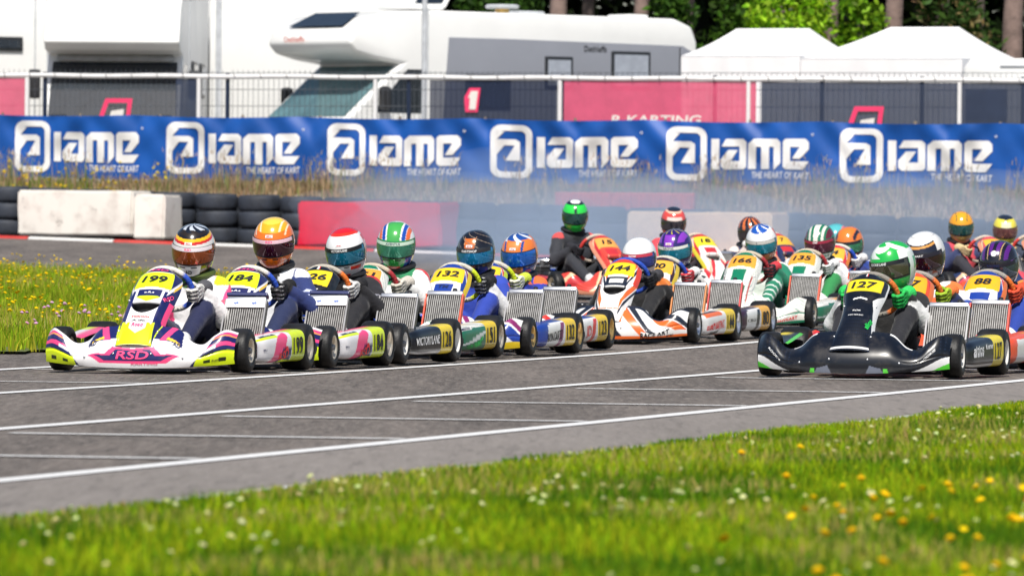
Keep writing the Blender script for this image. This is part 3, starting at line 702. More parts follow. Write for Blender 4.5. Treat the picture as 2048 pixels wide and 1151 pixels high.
def motorhome(origin, yaw, L, label, grey=True):
    e = empty('motorhome', origin, yaw); tag(e, label, 'motorhome')
    prof = [(.35, .35), (.05, .5), (.0, .80), (.14, .90), (.55, 1.00), (1.75, 1.95), (1.2, 2.02), (.78, 2.12), (.62, 2.28), (.72, 2.5), (1.15, 2.74), (1.9, 2.85), (2.6, 2.87), (L - .5, 2.85), (L - .12, 2.72), (L, 2.45), (L + .03, .4), (L - .2, .32)]
    extrude_profile('body', prof, 2.3, M['white'], e, .07)
    # windscreen, bonnet grille, side glass
    wn = Vector((-.95, 0, 1.2)).normalized()
    def slope(x, y, off): z = 1.00 + (x - .55) * (.95 / 1.2); return (x + wn.x * off, y, z + wn.z * off)
    V = [slope(.60, -1.06, .012), slope(.60, 1.06, .012), slope(1.70, 1.0, .012), slope(1.70, -1.0, .012)]
    obj('windscreen', mesh('windscreen', V, [(0, 1, 2, 3)], False), M['glass_teal'], e)
    MB().box((.02, 0, .78), (.08, 1.5, .2), bev=.03).obj('grille', M['black'], e, True)
    for s in (-1, 1):
        MB().box((.10, s * .88, .9), (.16, .34, .16), bev=.05).obj('headlight', M['glass_dark'], e, True)
        hd = MB().box((1.22, s * 1.36, 1.36), (.16, .2, .4), bev=.06).obj('mirror', M['black'], e, True)
        MB().tube([(1.3, s * 1.14, 1.3), (1.24, s * 1.3, 1.3)], .025, 8).obj('mirror_arm', M['black'], hd)
    V = [(1.12, -1.156, 1.12), (2.18, -1.156, 1.12), (2.2, -1.156, 1.86), (1.86, -1.156, 1.86)]
    obj('door_glass', mesh('door_glass', V, [(0, 1, 2, 3)], False), M['glass_dark'], e)
    MB().box((2.28, -1.152, 1.1), (.02, .012, 1.5)).obj('door_gap', M['greytrim'], e)
    # luton roof window and its trim
    V = [(.80, -.75, 2.55), (.80, .75, 2.55), (1.28, .62, 2.79), (1.28, -.62, 2.79)]
    V = [(x - .028, y, z + .03) for x, y, z in V]
    obj('roof_window', mesh('roof_window', V, [(0, 1, 2, 3)], False), M['glass_dark'], e)
    MB().box((2.30, -1.154, 2.35), (.018, .012, 1.1)).obj('seam', M['greytrim'], e)
    for x in (1.45, L - 1.9): 
        for s in (-1, 1): road_wheel(e, x, s * 1.02)
    MB().box((L / 2 + 1.2, 0, .38), (L - 2.6, 2.28, .2), bev=.03).obj('skirt', M['greytrim'], e)
    if grey:
        extrude_profile('side_panel', [(2.6, .55), (L - .12, .55), (L - .1, 2.26), (L - .35, 2.38), (4, 2.42), (2.75, 2.42)], .02, M['greypanel'], e, .004, -1.156)
        window(e, 5.16, 1.86, .52, .46); window(e, 6.77, 1.93, .78, .56)
        window(e, 3.6, 1.5, .9, .5, pane='glass_dark')
        flat_text('maker_name', 'Dethleffs', (5.97, -1.172, 2.29), (1, 0, 0), (0, 0, 1), .10, M['frameblack'], e, width=.5, bold=.01)
        flat_text('script', 'Dethleffs', (.62, .35, 2.36), (0, -1, 0), (-.1, 0, 1), .09, M['orangemark'], e, width=.55, off=.03, bold=.02)
        MB().box((L - .42, -1.17, 1.6), (.018, .012, 1.5)).obj('corner_seam', M['frameblack'], e)
    # roof furniture
    MB().box((2.55, -.35, 2.94), (.75, .9, .10), bev=.03).obj('hatch_base', M['white'], e, True)
    lid = MB().box((0, 0, .22), (.05, .9, .5), bev=.02).obj('hatch_lid', M['white'], e, True, loc=(2.95, -.35, 2.96), rot=(0, .55, 0))
    MB().box((-.03, 0, .22), (.02, .74, .36)).obj('lid_pane', M['glass_dark'], lid)
    MB().lathe([(0, .02), (.03, .26), (.0, .30), (-.04, .27), (-.04, .02)], 'z', 24).obj('roof_vent', M['greytrim'], e, True, loc=(4.6, -.3, 3.0))
    MB().lathe([(0, .12), (.1, .12)], 'z', 12).obj('vent_neck', M['gold'], e, True, loc=(4.6, -.3, 2.88))
    MB().box((5.3, .1, 2.89), (.6, .7, .10), bev=.04).obj('roof_light', M['greytrim'], e, True); MB().box((7.5, -.2, 2.87), (.45, .6, .12), bev=.04).obj('roof_light', M['white'], e, True)
    return e
def gpos(px, D):
    q = on_line(px, 300, D); return (q.x, q.y, hzf(q.x, q.y))
mh = motorhome(gpos(556, 10.6), R(39), 8.3, 'grey and white motorhome with overcab bed and open roof hatch behind the fence')
# far left motorhome: bulging white overcab, deep dark windscreen
def motorhome_b(origin, yaw):
    e = empty('motorhome', origin, yaw); tag(e, 'white coach-built motorhome with a deep dark windscreen at the far left', 'motorhome')
    L = 6.6
    prof = [(.3, .35), (.02, .5), (.0, .78), (.10, .86), (.75, 2.0), (.78, 2.06), (.12, 2.12), (-.05, 2.26), (.2, 2.8), (.9, 3.2), (1.8, 3.36), (L, 3.36), (L + .05, .4), (L - .2, .32)]
    extrude_profile('body', prof, 2.3, M['white'], e, .07)
    wn = Vector((-.868, 0, .496))
    def sl_(x, y): z = .86 + (x - .10) * (1.14 / .65); return (x + wn.x * .014, y, z + wn.z * .014)
    obj('windscreen', mesh('windscreen', [sl_(.13, -1.10), sl_(.13, 1.10), sl_(.71, 1.06), sl_(.71, -1.06)], [(0, 1, 2, 3)], False), M['glass_dark'], e)
    obj('door_glass', mesh('door_glass', [(.62, -1.157, 1.15), (1.7, -1.157, 1.15), (1.75, -1.157, 1.9), (.95, -1.157, 1.9)], [(0, 1, 2, 3)], False), M['glass_dark'], e)
    extrude_profile('cab_visor', [(.62, 1.96), (.72, 1.96), (.95, 2.05), (.72, 2.05)], 2.0, M['greytrim'], e, .015)
    MB().box((.0, 0, .8), (.06, 1.5, .22), bev=.02).obj('grille', M['black'], e, True)
    for s in (-1, 1):
        MB().box((.05, s * .9, .95), (.14, .3, .16), bev=.05).obj('headlight', M['glass_dark'], e, True)
        MB().box((.55, s * 1.36, 1.55), (.14, .2, .5), bev=.05).obj('mirror', M['black'], e, True)
        for x in (1.1, L - 1.6): road_wheel(e, x, s * 1.02)
    window(e, 3.2, 1.7, .9, .5, pane='glass_dark'); window(e, 5.0, 1.7, .8, .5, pane='glass_dark')
    MB().box((2.1, -1.154, 2.0), (.02, .012, 2.4)).obj('seam', M['greytrim'], e)
    return e
motorhome_b(gpos(222, 9.6), R(88))
# white box truck behind, and a white coach edge at far left
def box_truck(origin, yaw, label, H_=3.5, L=7.5):
    e = empty('box_truck', origin, yaw); tag(e, label, 'truck')
    MB().box((L / 2 + 1.6, 0, .95 + (H_ - .95) / 2), (L, 2.45, H_ - .95), bev=.03).obj('cargo_box', M['white'], e, True)
    extrude_profile('cab', [(.1, .5), (0, .9), (.05, 1.5), (.3, 2.3), (.5, 2.45), (1.5, 2.45), (1.5, .5)], 2.2, M['white'], e, .06)
    obj('windscreen', mesh('windscreen', [(.035, -.95, 1.5), (.035, .95, 1.5), (.27, .9, 2.22), (.27, -.9, 2.22)], [(0, 1, 2, 3)], False), M['glass_dark'], e)
    MB().box((1.75, -1.24, 2.3), (.10, .03, 2.6)).obj('corner_post', M['greytrim'], e); MB().box((L / 2 + 1.6, -1.24, H_ - .05), (L, .03, .07)).obj('roof_rail', M['greytrim'], e)
    MB().box((2.1, -1.24, H_ - .22), (.28, .03, .10)).obj('vent', M['steel'], e)
    MB().box((L / 2 + 1.6, 0, .75), (L, 1.0, .3)).obj('chassis', M['black'], e)
    for x in (.8, L - .3, L + .8):
        for s in (-1, 1): road_wheel(e, x, s * 1.0, .45, .28)
    return e
box_truck(gpos(215, 17), R(14), 'tall white box truck parked between the two motorhomes', 3.5, 4.2)
_bt = box_truck(gpos(-310, 15), R(25), 'white truck body at the top left corner behind the left motorhome', 3.9)
def truck_x(px):                                               # position along the truck's near side seen at this pixel column
    k = ray(px, 90).x / ray(px, 90).y; a = R(25); o = _bt.location; n = 1.24
    return (k * (o.y - n * math.cos(a)) - o.x - n * math.sin(a)) / (math.cos(a) - k * math.sin(a))
_x0, _x1 = truck_x(-25), truck_x(40); _zc = at_depth(10, 92, _bt.location.y + 1.5).z - _bt.location.z
window(_bt, (_x0 + _x1) / 2, _zc, abs(_x1 - _x0), .16, y=-1.235, pane='glass_dark')
for _px in (95, 70): MB().box((truck_x(_px), -1.238, 2.3), (.02, .02, 2.6)).obj('panel_seam', M['greytrim'], _bt)
# lamp pole on the fence line in front of the grey motorhome
q = on_line(848, 200, 7.2); lp = empty('pole', (q.x, q.y, hzf(q.x, q.y))); tag(lp, 'thin pale grey pole rising in front of the grey motorhome', 'pole')
MB().tube([(0, 0, 0), (0, 0, 6)], .045, 10).obj('shaft', M['greytrim'], lp, True); MB().box((0, 0, .03), (.2, .2, .06)).obj('base_plate', M['steel'], lp); MB().lathe([(0, .06), (.12, .06), (.14, .001)], 'z', 10).obj('cap', M['greytrim'], lp, True, loc=(0, 0, 5.95))
# tents
def tent(pxl, pxr, pxa, pxb, py_e, py_r, D, depth, label):
    a = on_line(pxl, py_e, D); b = on_line(pxr, py_e, D); r0 = on_line(pxa, py_r, D); r1 = on_line(pxb, py_r + 14, D)
    c = (a + b) / 2; g = hzf(c.x, c.y + depth / 2); yaw = math.atan(-.45)
    e = empty('canopy_tent', (c.x, c.y, g), yaw); tag(e, label, 'tent')
    W = (b - a).length; ez = c.z - g; rz = (r0.z + r1.z) / 2 - g
    cs = math.cos(yaw); x0 = (r0.x - c.x) / cs; x1 = (r1.x - c.x) / cs
    # cloth roof with a gentle sag: front, back, two hips
    def patch(A, B, C, D_, n=10, sag=.06):
        V = []
        for i in range(n + 1):
            for j in range(n + 1):
                s, t = i / n, j / n; p = Vector(A).lerp(Vector(B), s).lerp(Vector(D_).lerp(Vector(C), s), t); p.z -= sag * math.sin(math.pi * t) * (.6 + .4 * math.sin(math.pi * s)); V.append(p[:])
        return V, gridfaces(n + 1, n + 1)
    f0, f1, b0, b1 = (-W / 2, 0, ez), (W / 2, 0, ez), (-W / 2, depth, ez), (W / 2, depth, ez); q0, q1 = (x0, depth / 2, rz), (x1, depth / 2, rz)
    for A, B, C, D_ in ((f0, f1, q1, q0), (f1, b1, q1, q1), (b1, b0, q0, q1), (b0, f0, q0, q0)):
        V, F = patch(A, B, C, D_); obj('roof_panel', mesh('roof_panel', V, F, True), M['whitecloth'], e)
    for A, B in ((f0, f1), (f1, b1), (b0, f0)):
        A, B = Vector(A), Vector(B); n = 14; V = []
        for i in range(n + 1):
            p = A.lerp(B, i / n); wv = .03 * math.sin(i * 1.9); V += [(p.x * .998, p.y + .008, p.z + .004), (p.x * .998, p.y + .008 + wv * (A.y == B.y), .05)]
        obj('wall_cloth', mesh('wall_cloth', V, gridfaces(n + 1, 2), True), M['whitecloth'], e)
    for x, y in ((-W / 2 + .04, .04), (W / 2 - .04, .04), (-W / 2 + .04, depth - .04), (W / 2 - .04, depth - .04)): MB().tube([(x, y, 0), (x, y, ez - .02)], .02, 8).obj('leg', M['alu'], e, True)
    return e
tent(1362, 1600, 1408, 1555, 112, 46, 10, 2.8, 'white pop-up canopy tent beside the motorhome rear, left of the two')
tent(1601, 1924, 1718, 1856, 117, 43, 9.6, 2.8, 'larger white pop-up canopy tent, right of the two')
# low white van roof at the right edge
q = on_line(1925, 117, 9.1); g_ = hzf(q.x, q.y); vn = empty('parked_van', (q.x, q.y, g_), math.atan(-.45)); tag(vn, 'white van roof showing above the fence at the right edge', 'van')
hv = q.z - g_
extrude_profile('body', [(.0, .35), (.0, hv - .15), (.12, hv), (4.4, hv), (4.9, 1.5), (5.5, 1.2), (5.6, .4)], 1.95, M['white'], vn, .06, .98)
window(vn, .42, hv - .75, .62, .42, y=.0, pane='glass_dark'); MB().box((.9, -.006, hv - .12), (.5, .02, .025)).obj('rain_gutter', M['greytrim'], vn)
for x in (.9, 4.6):
    for y in (.15, 1.8): road_wheel(vn, x, y)

# ================================================================== TREES
M['bark'] = simple('pine_bark', (.2, .14, .12), .9, var=.35, scale=5, bump=.8, bscale=14)
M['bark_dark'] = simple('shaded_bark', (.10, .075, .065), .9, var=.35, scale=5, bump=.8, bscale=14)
def leafcloud(C, n, size, cols, clump=.0):
    nrm = rng.normal(0, 1, (n, 3)); nrm /= np.linalg.norm(nrm, axis=1, keepdims=True); t = rng.normal(0, 1, (n, 3)); a = np.cross(nrm, t); a /= np.linalg.norm(a, axis=1, keepdims=True); b = np.cross(nrm, a)
    s = size * rng.uniform(.6, 1.3, (n, 1))
    V = np.stack([C - a * s, C - b * s * .45, C + a * s, C + b * s * .45], 1).reshape(-1, 3); F = np.arange(n * 4).reshape(-1, 4)
    return V, F, np.repeat(cols, 4, 0)
def crown_points(n, clumps, spread):
    c = np.array(clumps); k = rng.integers(0, len(c), n); d = rng.normal(0, 1, (n, 3)); d /= np.linalg.norm(d, axis=1, keepdims=True)
    return c[k] + d * (rng.random((n, 1)) ** .5) * spread
def pine(px, Y, r, label, H_=15, lean=0, dark=False):
    q = at_depth(px, 40, Y); g = hzf(q.x, Y); e = empty('pine_tree', (q.x, Y, g)); tag(e, label, 'tree', 'pine trees behind the paddock')
    k = 10; ph = rng.uniform(0, 6)
    P = [(lean * i / k * H_ + .04 * math.sin(i * 1.3 + ph), .04 * math.cos(i * 1.7 + ph), H_ * i / k - (.15 if i == 0 else 0)) for i in range(k + 1)]
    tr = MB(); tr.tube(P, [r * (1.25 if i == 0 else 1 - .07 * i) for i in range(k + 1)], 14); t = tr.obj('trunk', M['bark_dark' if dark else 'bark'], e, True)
    for i in range(5):
        a = rng.uniform(0, 6.28); z = H_ * rng.uniform(.5, .95); x0 = lean * z
        MB().tube([(x0, 0, z), (x0 + math.cos(a) * .9, math.sin(a) * .9, z + .3), (x0 + math.cos(a) * 1.9, math.sin(a) * 1.9, z + .45)], [.07, .05, .02], 6).obj('limb', M['bark'], t, True)
    cl = [(lean * H_ + rng.normal(0, 1.1), rng.normal(0, 1.1), H_ * rng.uniform(.55, 1.05)) for _ in range(16)]
    C = crown_points(2600, cl, 1.0); V, F, c = leafcloud(C, len(C), .14, vary(['#3c5a22', '#2f4a1e', '#4a6a2a'], len(C), .3))
    obj('crown', mesh('crown', V, F, False, c), M['leaf'], e)
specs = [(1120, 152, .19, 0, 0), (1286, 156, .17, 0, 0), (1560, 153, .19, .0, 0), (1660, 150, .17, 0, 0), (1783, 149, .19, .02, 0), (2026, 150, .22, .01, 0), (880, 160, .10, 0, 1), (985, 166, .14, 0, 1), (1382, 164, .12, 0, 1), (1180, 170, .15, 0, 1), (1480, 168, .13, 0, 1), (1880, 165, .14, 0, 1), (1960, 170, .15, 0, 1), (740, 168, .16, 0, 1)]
names = ['straight brown pine trunk rising behind the grey motorhome roof', 'pine trunk above the rear half of the motorhome roof', 'pine trunk behind the bright leafy bush between the tents', 'pine trunk just left of the larger tent peak', 'thick pine trunk directly behind the larger tent ridge', 'broad pine trunk at the right edge of the picture',
         'thin dark tree beside the open roof hatch', 'dark slender tree behind the motorhome roof vent', 'thin dark tree above the motorhome rear corner', 'dark trunk deep in the wood behind the motorhome', 'dark trunk deep in the wood behind the left tent', 'dark trunk in the shade right of the larger tent', 'dark trunk in the shade near the right edge', 'dark trunk hidden behind the motorhome front']
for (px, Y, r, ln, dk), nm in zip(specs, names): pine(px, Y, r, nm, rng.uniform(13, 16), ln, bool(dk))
# shrubs
def shrub(px, py, Y, w_, h, cols, label, n=3200, size=.09):
    q = at_depth(px, py, Y); g = hzf(q.x, Y); e = empty('leafy_shrub', (q.x, Y, g)); tag(e, label, 'shrub')
    top = q.z - g + h
    m = MB()
    for i in range(7):
        a = rng.uniform(0, 6.28); rr = rng.uniform(.1, .45) * w_
        m.tube([(0, 0, -.05), (math.cos(a) * rr * .4, math.sin(a) * rr * .4, top * .4), (math.cos(a) * rr, math.sin(a) * rr * .7, top * rng.uniform(.6, .95))], [.05, .035, .012], 6)
    m.obj('trunk', M['bark_dark'], e, True)
    cl = [(rng.normal(0, .36) * w_, rng.normal(0, .3) * w_, top * rng.uniform(.25, .96)) for _ in range(34)]
    cl = [c for c in cl if abs(c[0]) < w_ * .8]
    C = crown_points(n, cl, .34); V, F, c = leafcloud(C, n, size, vary(cols, n, .28)); obj('crown', mesh('crown', V, F, False, c), M['leaf'], e)
shrub(1570, 60, 146, .95, .9, ['#86b41c', '#9cc42a', '#6a9a18', '#a8cc3c'], 'bright yellow green leafy bush between the two tents', 5200, .085)
shrub(1480, 40, 148, .7, .5, ['#3c5c18', '#4a6e1e', '#2c4612'], 'smaller dark green bush behind the left tent', 2600, .08)
shrub(1725, 30, 147, .6, .9, ['#74a01e', '#8ab42c', '#5c8a1c'], 'green leafy bush above the peak of the larger tent', 2600)
shrub(1905, 60, 147, 1.0, 1.0, ['#2f4a1c', '#44602a', '#8a7a52', '#3a5622'], 'dark mottled bush right of the larger tent', 4200, .09)
shrub(1000, 40, 156, .9, .8, ['#3c5c1e', '#2f4c1a'], 'dark green bush behind the motorhome roof', 2200)
shrub(1340, 40, 154, .7, .8, ['#3a5c1e', '#4a6e24', '#2c4818'], 'dark green bush behind the motorhome rear corner', 2400)
# the wood behind as one dark mass, crown shade put into its leaf colours
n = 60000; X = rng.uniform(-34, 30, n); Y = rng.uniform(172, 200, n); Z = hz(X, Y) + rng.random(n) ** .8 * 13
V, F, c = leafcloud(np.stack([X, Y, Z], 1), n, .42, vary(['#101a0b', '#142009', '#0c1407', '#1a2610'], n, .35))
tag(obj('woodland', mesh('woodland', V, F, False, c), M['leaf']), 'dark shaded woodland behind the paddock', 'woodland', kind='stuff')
# ================================================================== KARTS AND DRIVERS
def sp(xs, ys):
    xs = np.array(xs, float); ys = np.array(ys, float); d = np.gradient(ys, xs)
    def f(x):
        x = np.clip(np.asarray(x, float), xs[0], xs[-1]); i = np.clip(np.searchsorted(xs, x) - 1, 0, len(xs) - 2)
        h = xs[i + 1] - xs[i]; t = (x - xs[i]) / h
        return (2 * t**3 - 3 * t**2 + 1) * ys[i] + (t**3 - 2 * t**2 + t) * h * d[i] + (-2 * t**3 + 3 * t**2) * ys[i + 1] + (t**3 - t**2) * h * d[i + 1]
    return f
_vn = [0, .2, .4, .6, .8, .92, 1]
_cy = sp(_vn, [-.93, -.85, -.75, -.625, -.485, -.40, -.345]); _cz = sp(_vn, [.165, .252, .340, .426, .525, .580, .605])
_hwm = sp(_vn, [.150, .138, .136, .142, .146, .125, .075]); _hws = sp(_vn, [.165, .130, .110, .110, .130, .124, .078])
def nose_surface(slim, intake):
    hw = _hws if slim else _hwm
    def S(u, v):
        u = np.asarray(u, float); v = np.asarray(v, float); a = np.abs(u)
        x = hw(v) * np.sin(u * 1.15) / math.sin(1.15)
        y = _cy(v) + .05 * a**2 + .10 * np.clip(a - .55, 0, 1)**1.5
        z = _cz(v) - .03 * a**2 - .05 * np.clip(a - .7, 0, 1)
        if not slim:
            edge = np.exp(-((a - .60) / .07)**2) * ss(0, .1, v) * (1 - ss(.6, .72, v)); y = y - .010 * edge; z = z + .006 * edge
        if intake:
            vc = .52 - .045 * (1 - (a / .5)**2)
            m = ss(.0, .02, .57 - v) * ss(0, .02, v - (.42 + .10 * (a / .5)**2)) * ss(0, .06, .52 - a); y = y + .05 * m; z = z - .05 * m
        return np.stack([x, y, z], -1)
    return S
_zt = sp([0, .25, .42, .56, .68, .80, .92, 1], [.27, .268, .248, .178, .168, .218, .252, .235]); _yt = sp([0, .25, .42, .56, .68, .80, .92, 1], [-.74, -.74, -.75, -.755, -.77, -.78, -.745, -.67])
def S_bump(u, v):
    u = np.asarray(u, float); v = np.asarray(v, float); a = np.abs(u)
    yf = -.955 + .17 * a**2.3; zt = _zt(a); yt = np.maximum(_yt(a), yf + .02); zb = .026 + .03 * a**2
    p1y = yf - .02; p1z = zb + (zt - zb) * .60
    t = v; y = (1 - t)**2 * (yf + .03) + 2 * t * (1 - t) * p1y + t * t * yt; z = (1 - t)**2 * zb + 2 * t * (1 - t) * p1z + t * t * zt
    groove = np.exp(-((v - .36) / .03)**2) * .006 * ss(.5, .62, a); y = y + groove
    return np.stack([.57 * u, y, z], -1)
def pod_surface(s):
    def S(u, v):
        u = np.asarray(u, float); v = np.asarray(v, float); ph = R(-125) + v * R(250); a_ = .135
        a = .088 * (1 - .25 * np.exp(-(u / .10)**2)) * (1 + .05 * u); b = .077 * (1 - .12 * np.exp(-(u / .12)**2) + .22 * u)
        c, sn = np.cos(ph), np.sin(ph); x = .530 + a * np.sign(c) * np.abs(c)**.42 + .070 * u; z = .126 + .026 * u + b * np.sign(sn) * np.abs(sn)**.62
        return np.stack([s * x, -.355 + .715 * u + 0 * v, z], -1)
    return S
def grid_obj(name, S, us, vs_, painter, parent, mat=None, flip=False):
    U, V = np.meshgrid(us, vs_, indexing='ij'); F = gridfaces(len(us), len(vs_))
    if flip: F = F[:, ::-1]
    P = S(U.ravel(), V.ravel()); me = mesh(name, P, F, True, painter(U.ravel(), V.ravel()))
    return obj(name, me, mat or M['livery'], parent)
def paint(n, base): return np.tile(np.array(lin(base)), (n, 1))
def livery(k):
    st, B, c2, c3, c4, plate = k['style'], k['base'], k['c2'], k['c3'], k['c4'], k['plate']
    def fill(C, m, col): C[m] = lin(col)
    def nose(u, v):
        a = np.abs(u); C = paint(len(u), B)
        if st == 'rsd':
            fill(C, (a > .50) & (v < .60), c2); fill(C, (a > .80) & (v > .22 + .6 * (1 - a)) & (v < .74), c3); fill(C, (a > .86) & (v < .2), c2)
            fill(C, (a < .62) & (v < .30 - .25 * (.6 - a) * (a < .3)) & (v > .0), c4); fill(C, (a < .44 + .1 * v) & (v > .10 + .33 * (1 - a)) & (v < .6), B)
            fill(C, (a > .62) & (v > .60), c2); fill(C, (np.abs(v - .68 - .5 * (a - .62)) < .025) & (a > .55), B); fill(C, (np.abs(v - .72 - .5 * (a - .75)) < .02) & (a > .78), '#ffd23c')
            fill(C, (a < .40) & (v > .635) & (v < .715), c2); fill(C, inpoly(u, v, [(-.45, .63), (0, .57), (.45, .63), (.3, .64), (-.3, .64)]), c4); fill(C, (a > .5) & (a < .62) & (v > .60) & (v < .70), c2)
            fill(C, v > .93, c2)
        elif st == 'tony':
            ln = np.mod(np.sin(v * 7 + a * 1.5) * 2.2 + a * 6.5, 1.0) < .13; fill(C, ln, '#7fa89a')
            fill(C, (a < .42 + .2 * v) & (v < .42), c2); fill(C, (np.abs(u - .12) < .03) & (v < .42), B); fill(C, (a < .55) & (v > .93), c2); fill(C, (np.abs(a - .7) < .03) & (v < .6), c3)
            fill(C, (a < .3) & (v > .45) & (v < .70), c2)
        elif st == 'art':
            q = np.mod(a * 1.7 - v * 2.3 + .1, 1.0); fill(C, (a > .42) & (q < .34), c2); fill(C, (a > .42) & (q > .42) & (q < .60), c3)
            fill(C, v > .92, c4); fill(C, (a < .45) & (v > .58) & (v < .71), c3); fill(C, (a < .3) & (v > .62) & (v < .68), B); fill(C, (a > .75) & (v > .62) & (v < .9), c4)
        elif st == 'blk':
            dots = (np.mod(u * 11, 1) < .2) & (np.mod(v * 18, 1) < .2) & (v > .55); fill(C, dots, '#2a2e3a'); fill(C, (u > .38 + .5 * (v - .3)) & (v < .62), c2); fill(C, (a > .85) & (v < .5), c2); fill(C, (np.abs(u) < .05) & (v > .94), c2); fill(C, (np.abs(u - .08) < .03) & (v > .94), c3)
        elif st == 'dark':
            dots = (np.mod(u * 12, 1) < .18) & (np.mod(v * 22, 1) < .18) & (v < .5); fill(C, dots, '#243452')
            fill(C, (a > .80) & (v > .06) & (v < .42 + .3 * a), c2); fill(C, inpoly(u, v, [(.55, .66), (1.1, .80), (1.1, .45), (.8, .45), (.72, .56)]), c2)
            fill(C, (a > .93) & (v >= .6), c2); fill(C, (np.abs(v - .035) < .014) & (a < .8), c2); fill(C, (np.abs(u) < .03) & (v > .95), c2); fill(C, (np.abs(u - .05) < .02) & (v > .95), '#e03030')
            fill(C, (np.abs(v - .685 + .06 * a) < .008) & (a < .3), c2)
        else:
            q = np.mod(a * 1.3 + v * 1.4 + .2, 1.0); fill(C, (q < .30) & (a > .2), c2); fill(C, (q > .34) & (q < .46) & (a > .3), c3); fill(C, (a > .8) & (v > .3), c4)
            fill(C, v > .92, c2); fill(C, (a < .35) & (v > .6) & (v < .7), c2)
        pm = (v > .745 - .03 * a) & (v < .925) & (a < .66)
        if st == 'dark': pm = (v > .765) & (v < .905) & (a < .72)
        fill(C, pm, plate)
        if k['intake']: fill(C, (v < .565) & (v > .43 + .10 * (a / .5)**2) & (a < .49), (.008, .008, .01))
        return C
    def bump(u, v):
        a = np.abs(u); C = paint(len(u), B)
        if st == 'rsd':
            lim = .44 - .35 * (a - .58)
            tip = a > .58 + .25 * v
            fill(C, tip & (v < .98), c3); fill(C, tip & (np.abs(v - .78 + .2 * (a - .6)) < .08), c2); fill(C, tip & (np.abs(v - .885 + .2 * (a - .6)) < .018), '#ffb14a'); fill(C, tip & (v > .93), B)
            fill(C, tip & (v < .52), c2); fill(C, (a > .62 + .1 * v) & (v < .40 - .15 * (1 - a)), c4); fill(C, (a > .70) & (np.abs(v - .14) < .05) & (np.mod(a * 7, 1) < .45), '#2a3a10')
            fill(C, (a > .72) & (a < .83) & (v > .50) & (v < .60), '#f6f6f6')
            fill(C, inpoly(a, v, [(-.1, .10), (.36, .10), (.50, .32), (.30, .30), (.22, .46), (-.1, .40)]), c3); fill(C, inpoly(a, v, [(-.1, .14), (.30, .14), (.42, .28), (.24, .26), (.18, .40), (-.1, .36)]), c2)
            fill(C, inpoly(a, v, [(-.1, .56), (.22, .66), (.30, .80), (.30, 1.1), (-.1, 1.1)]), c4); fill(C, inpoly(a, v, [(.20, .66), (.50, .58), (.46, 1.1), (.24, 1.1)]), c2); fill(C, inpoly(a, v, [(.26, .62), (.33, .62), (.42, 1.1), (.36, 1.1)]), c3)
            fill(C, inpoly(a, v, [(.34, .72), (.47, .66), (.47, .60), (.33, .66)]), '#ffd23c')
        elif st == 'tony':
            ln = np.mod(np.sin(v * 5 + a * 3) * 1.6 + a * 5, 1.0) < .12; fill(C, ln, '#8fb5a6')
            fill(C, (v < .30 - .1 * a) & (a > .25), c2); fill(C, (np.abs(v - .36) < .03) & (a > .2), c2); fill(C, (v > .08) & (v < .25) & (a > .58), '#f3efe6')
        elif st == 'art':
            q = np.mod(a * 2.1 + v * .9, 1.0); fill(C, q < .26, c2); fill(C, (q > .33) & (q < .52), c3); fill(C, (q > .26) & (q < .285), c4); fill(C, (v < .22) & (a > .45), B); fill(C, v > .93, c3); fill(C, (v < .08), c2)
        elif st == 'dark':
            dots = (np.mod(a * 22, 1) < .16) & (np.mod(v * 9, 1) < .2); fill(C, dots & (a > .6), '#2b3c58')
            cut = .36 - 1.0 * (1 - a); fill(C, (a > .55) & (v < cut), c2); fill(C, (a > .82) & (v < cut - .2), c3)
            fill(C, inpoly(a, v, [(.18, 0), (.36, 0), (.33, .10), (.22, .16)]), '#6a7080'); fill(C, inpoly(a, v, [(.36, -.1), (.42, -.1), (.40, .1), (.36, .1)]), c3); fill(C, (v > .95) & (a > .38) & (a < .62), c2)
        else:
            q = np.mod(a * 1.9 + v * .7 + .1, 1.0); fill(C, q < .3, c2); fill(C, (q > .36) & (q < .5), c3); fill(C, (v < .2) & (a > .5), c4)
        return C
    def pod(u, v):
        C = paint(len(u), B); num = u > .70
        if st == 'rsd':
            fill(C, inpoly(u, v, [(.18, .2), (.45, .2), (.62, .62), (.62, .82), (.42, .7)]), c3); fill(C, inpoly(u, v, [(.34, .2), (.66, .2), (.70, .5), (.50, .5)]), c2); fill(C, inpoly(u, v, [(.40, .2), (.70, .2), (.70, .3), (.5, .33)]), c4)
            fill(C, (v > .66) & (v < .76) & (u < .42), c4); fill(C, (v > .76) & (v < .82) & (u > .1) & (u < .42), c2); fill(C, (v > .86), c3)
        elif st == 'tony':
            ln = np.mod(u * 3 + np.sin(v * 9) * .8, 1.0) < .14; fill(C, (v < .66), c2); fill(C, ln & (v > .66), '#2f7a62'); fill(C, (np.abs(v - .40 - .2 * u) < .02), '#e8f0ec'); fill(C, (v > .62) & (v < .74) & (u < .35), '#f2efe8'); fill(C, v < .25, B); fill(C, ln & (v < .25), '#555555')
        elif st == 'dark' or st == 'blk':
            fill(C, (v < .36), c2); fill(C, (v < .27), B); fill(C, v > .92, c3)
        elif st == 'art':
            fill(C, (v > .62) & (u > .1) & (u < .6) & (v < .8), c2); fill(C, (v > .8) & (v < .86) & (u < .6), c3); fill(C, inpoly(u, v, [(.1, .15), (.3, .15), (.5, .42), (.2, .36)]), c3); fill(C, (v < .26) & (u > .35), c2)
        else:
            fill(C, u < .16 + .2 * v, c2); fill(C, inpoly(u, v, [(.16, .2), (.5, .2), (.66, .62), (.24, .7)]), '#eeeeea'); fill(C, (v > .78), c2); fill(C, inpoly(u, v, [(.45, .2), (.55, .2), (.70, .7), (.6, .7)]), c3); fill(C, (v < .2), c4)
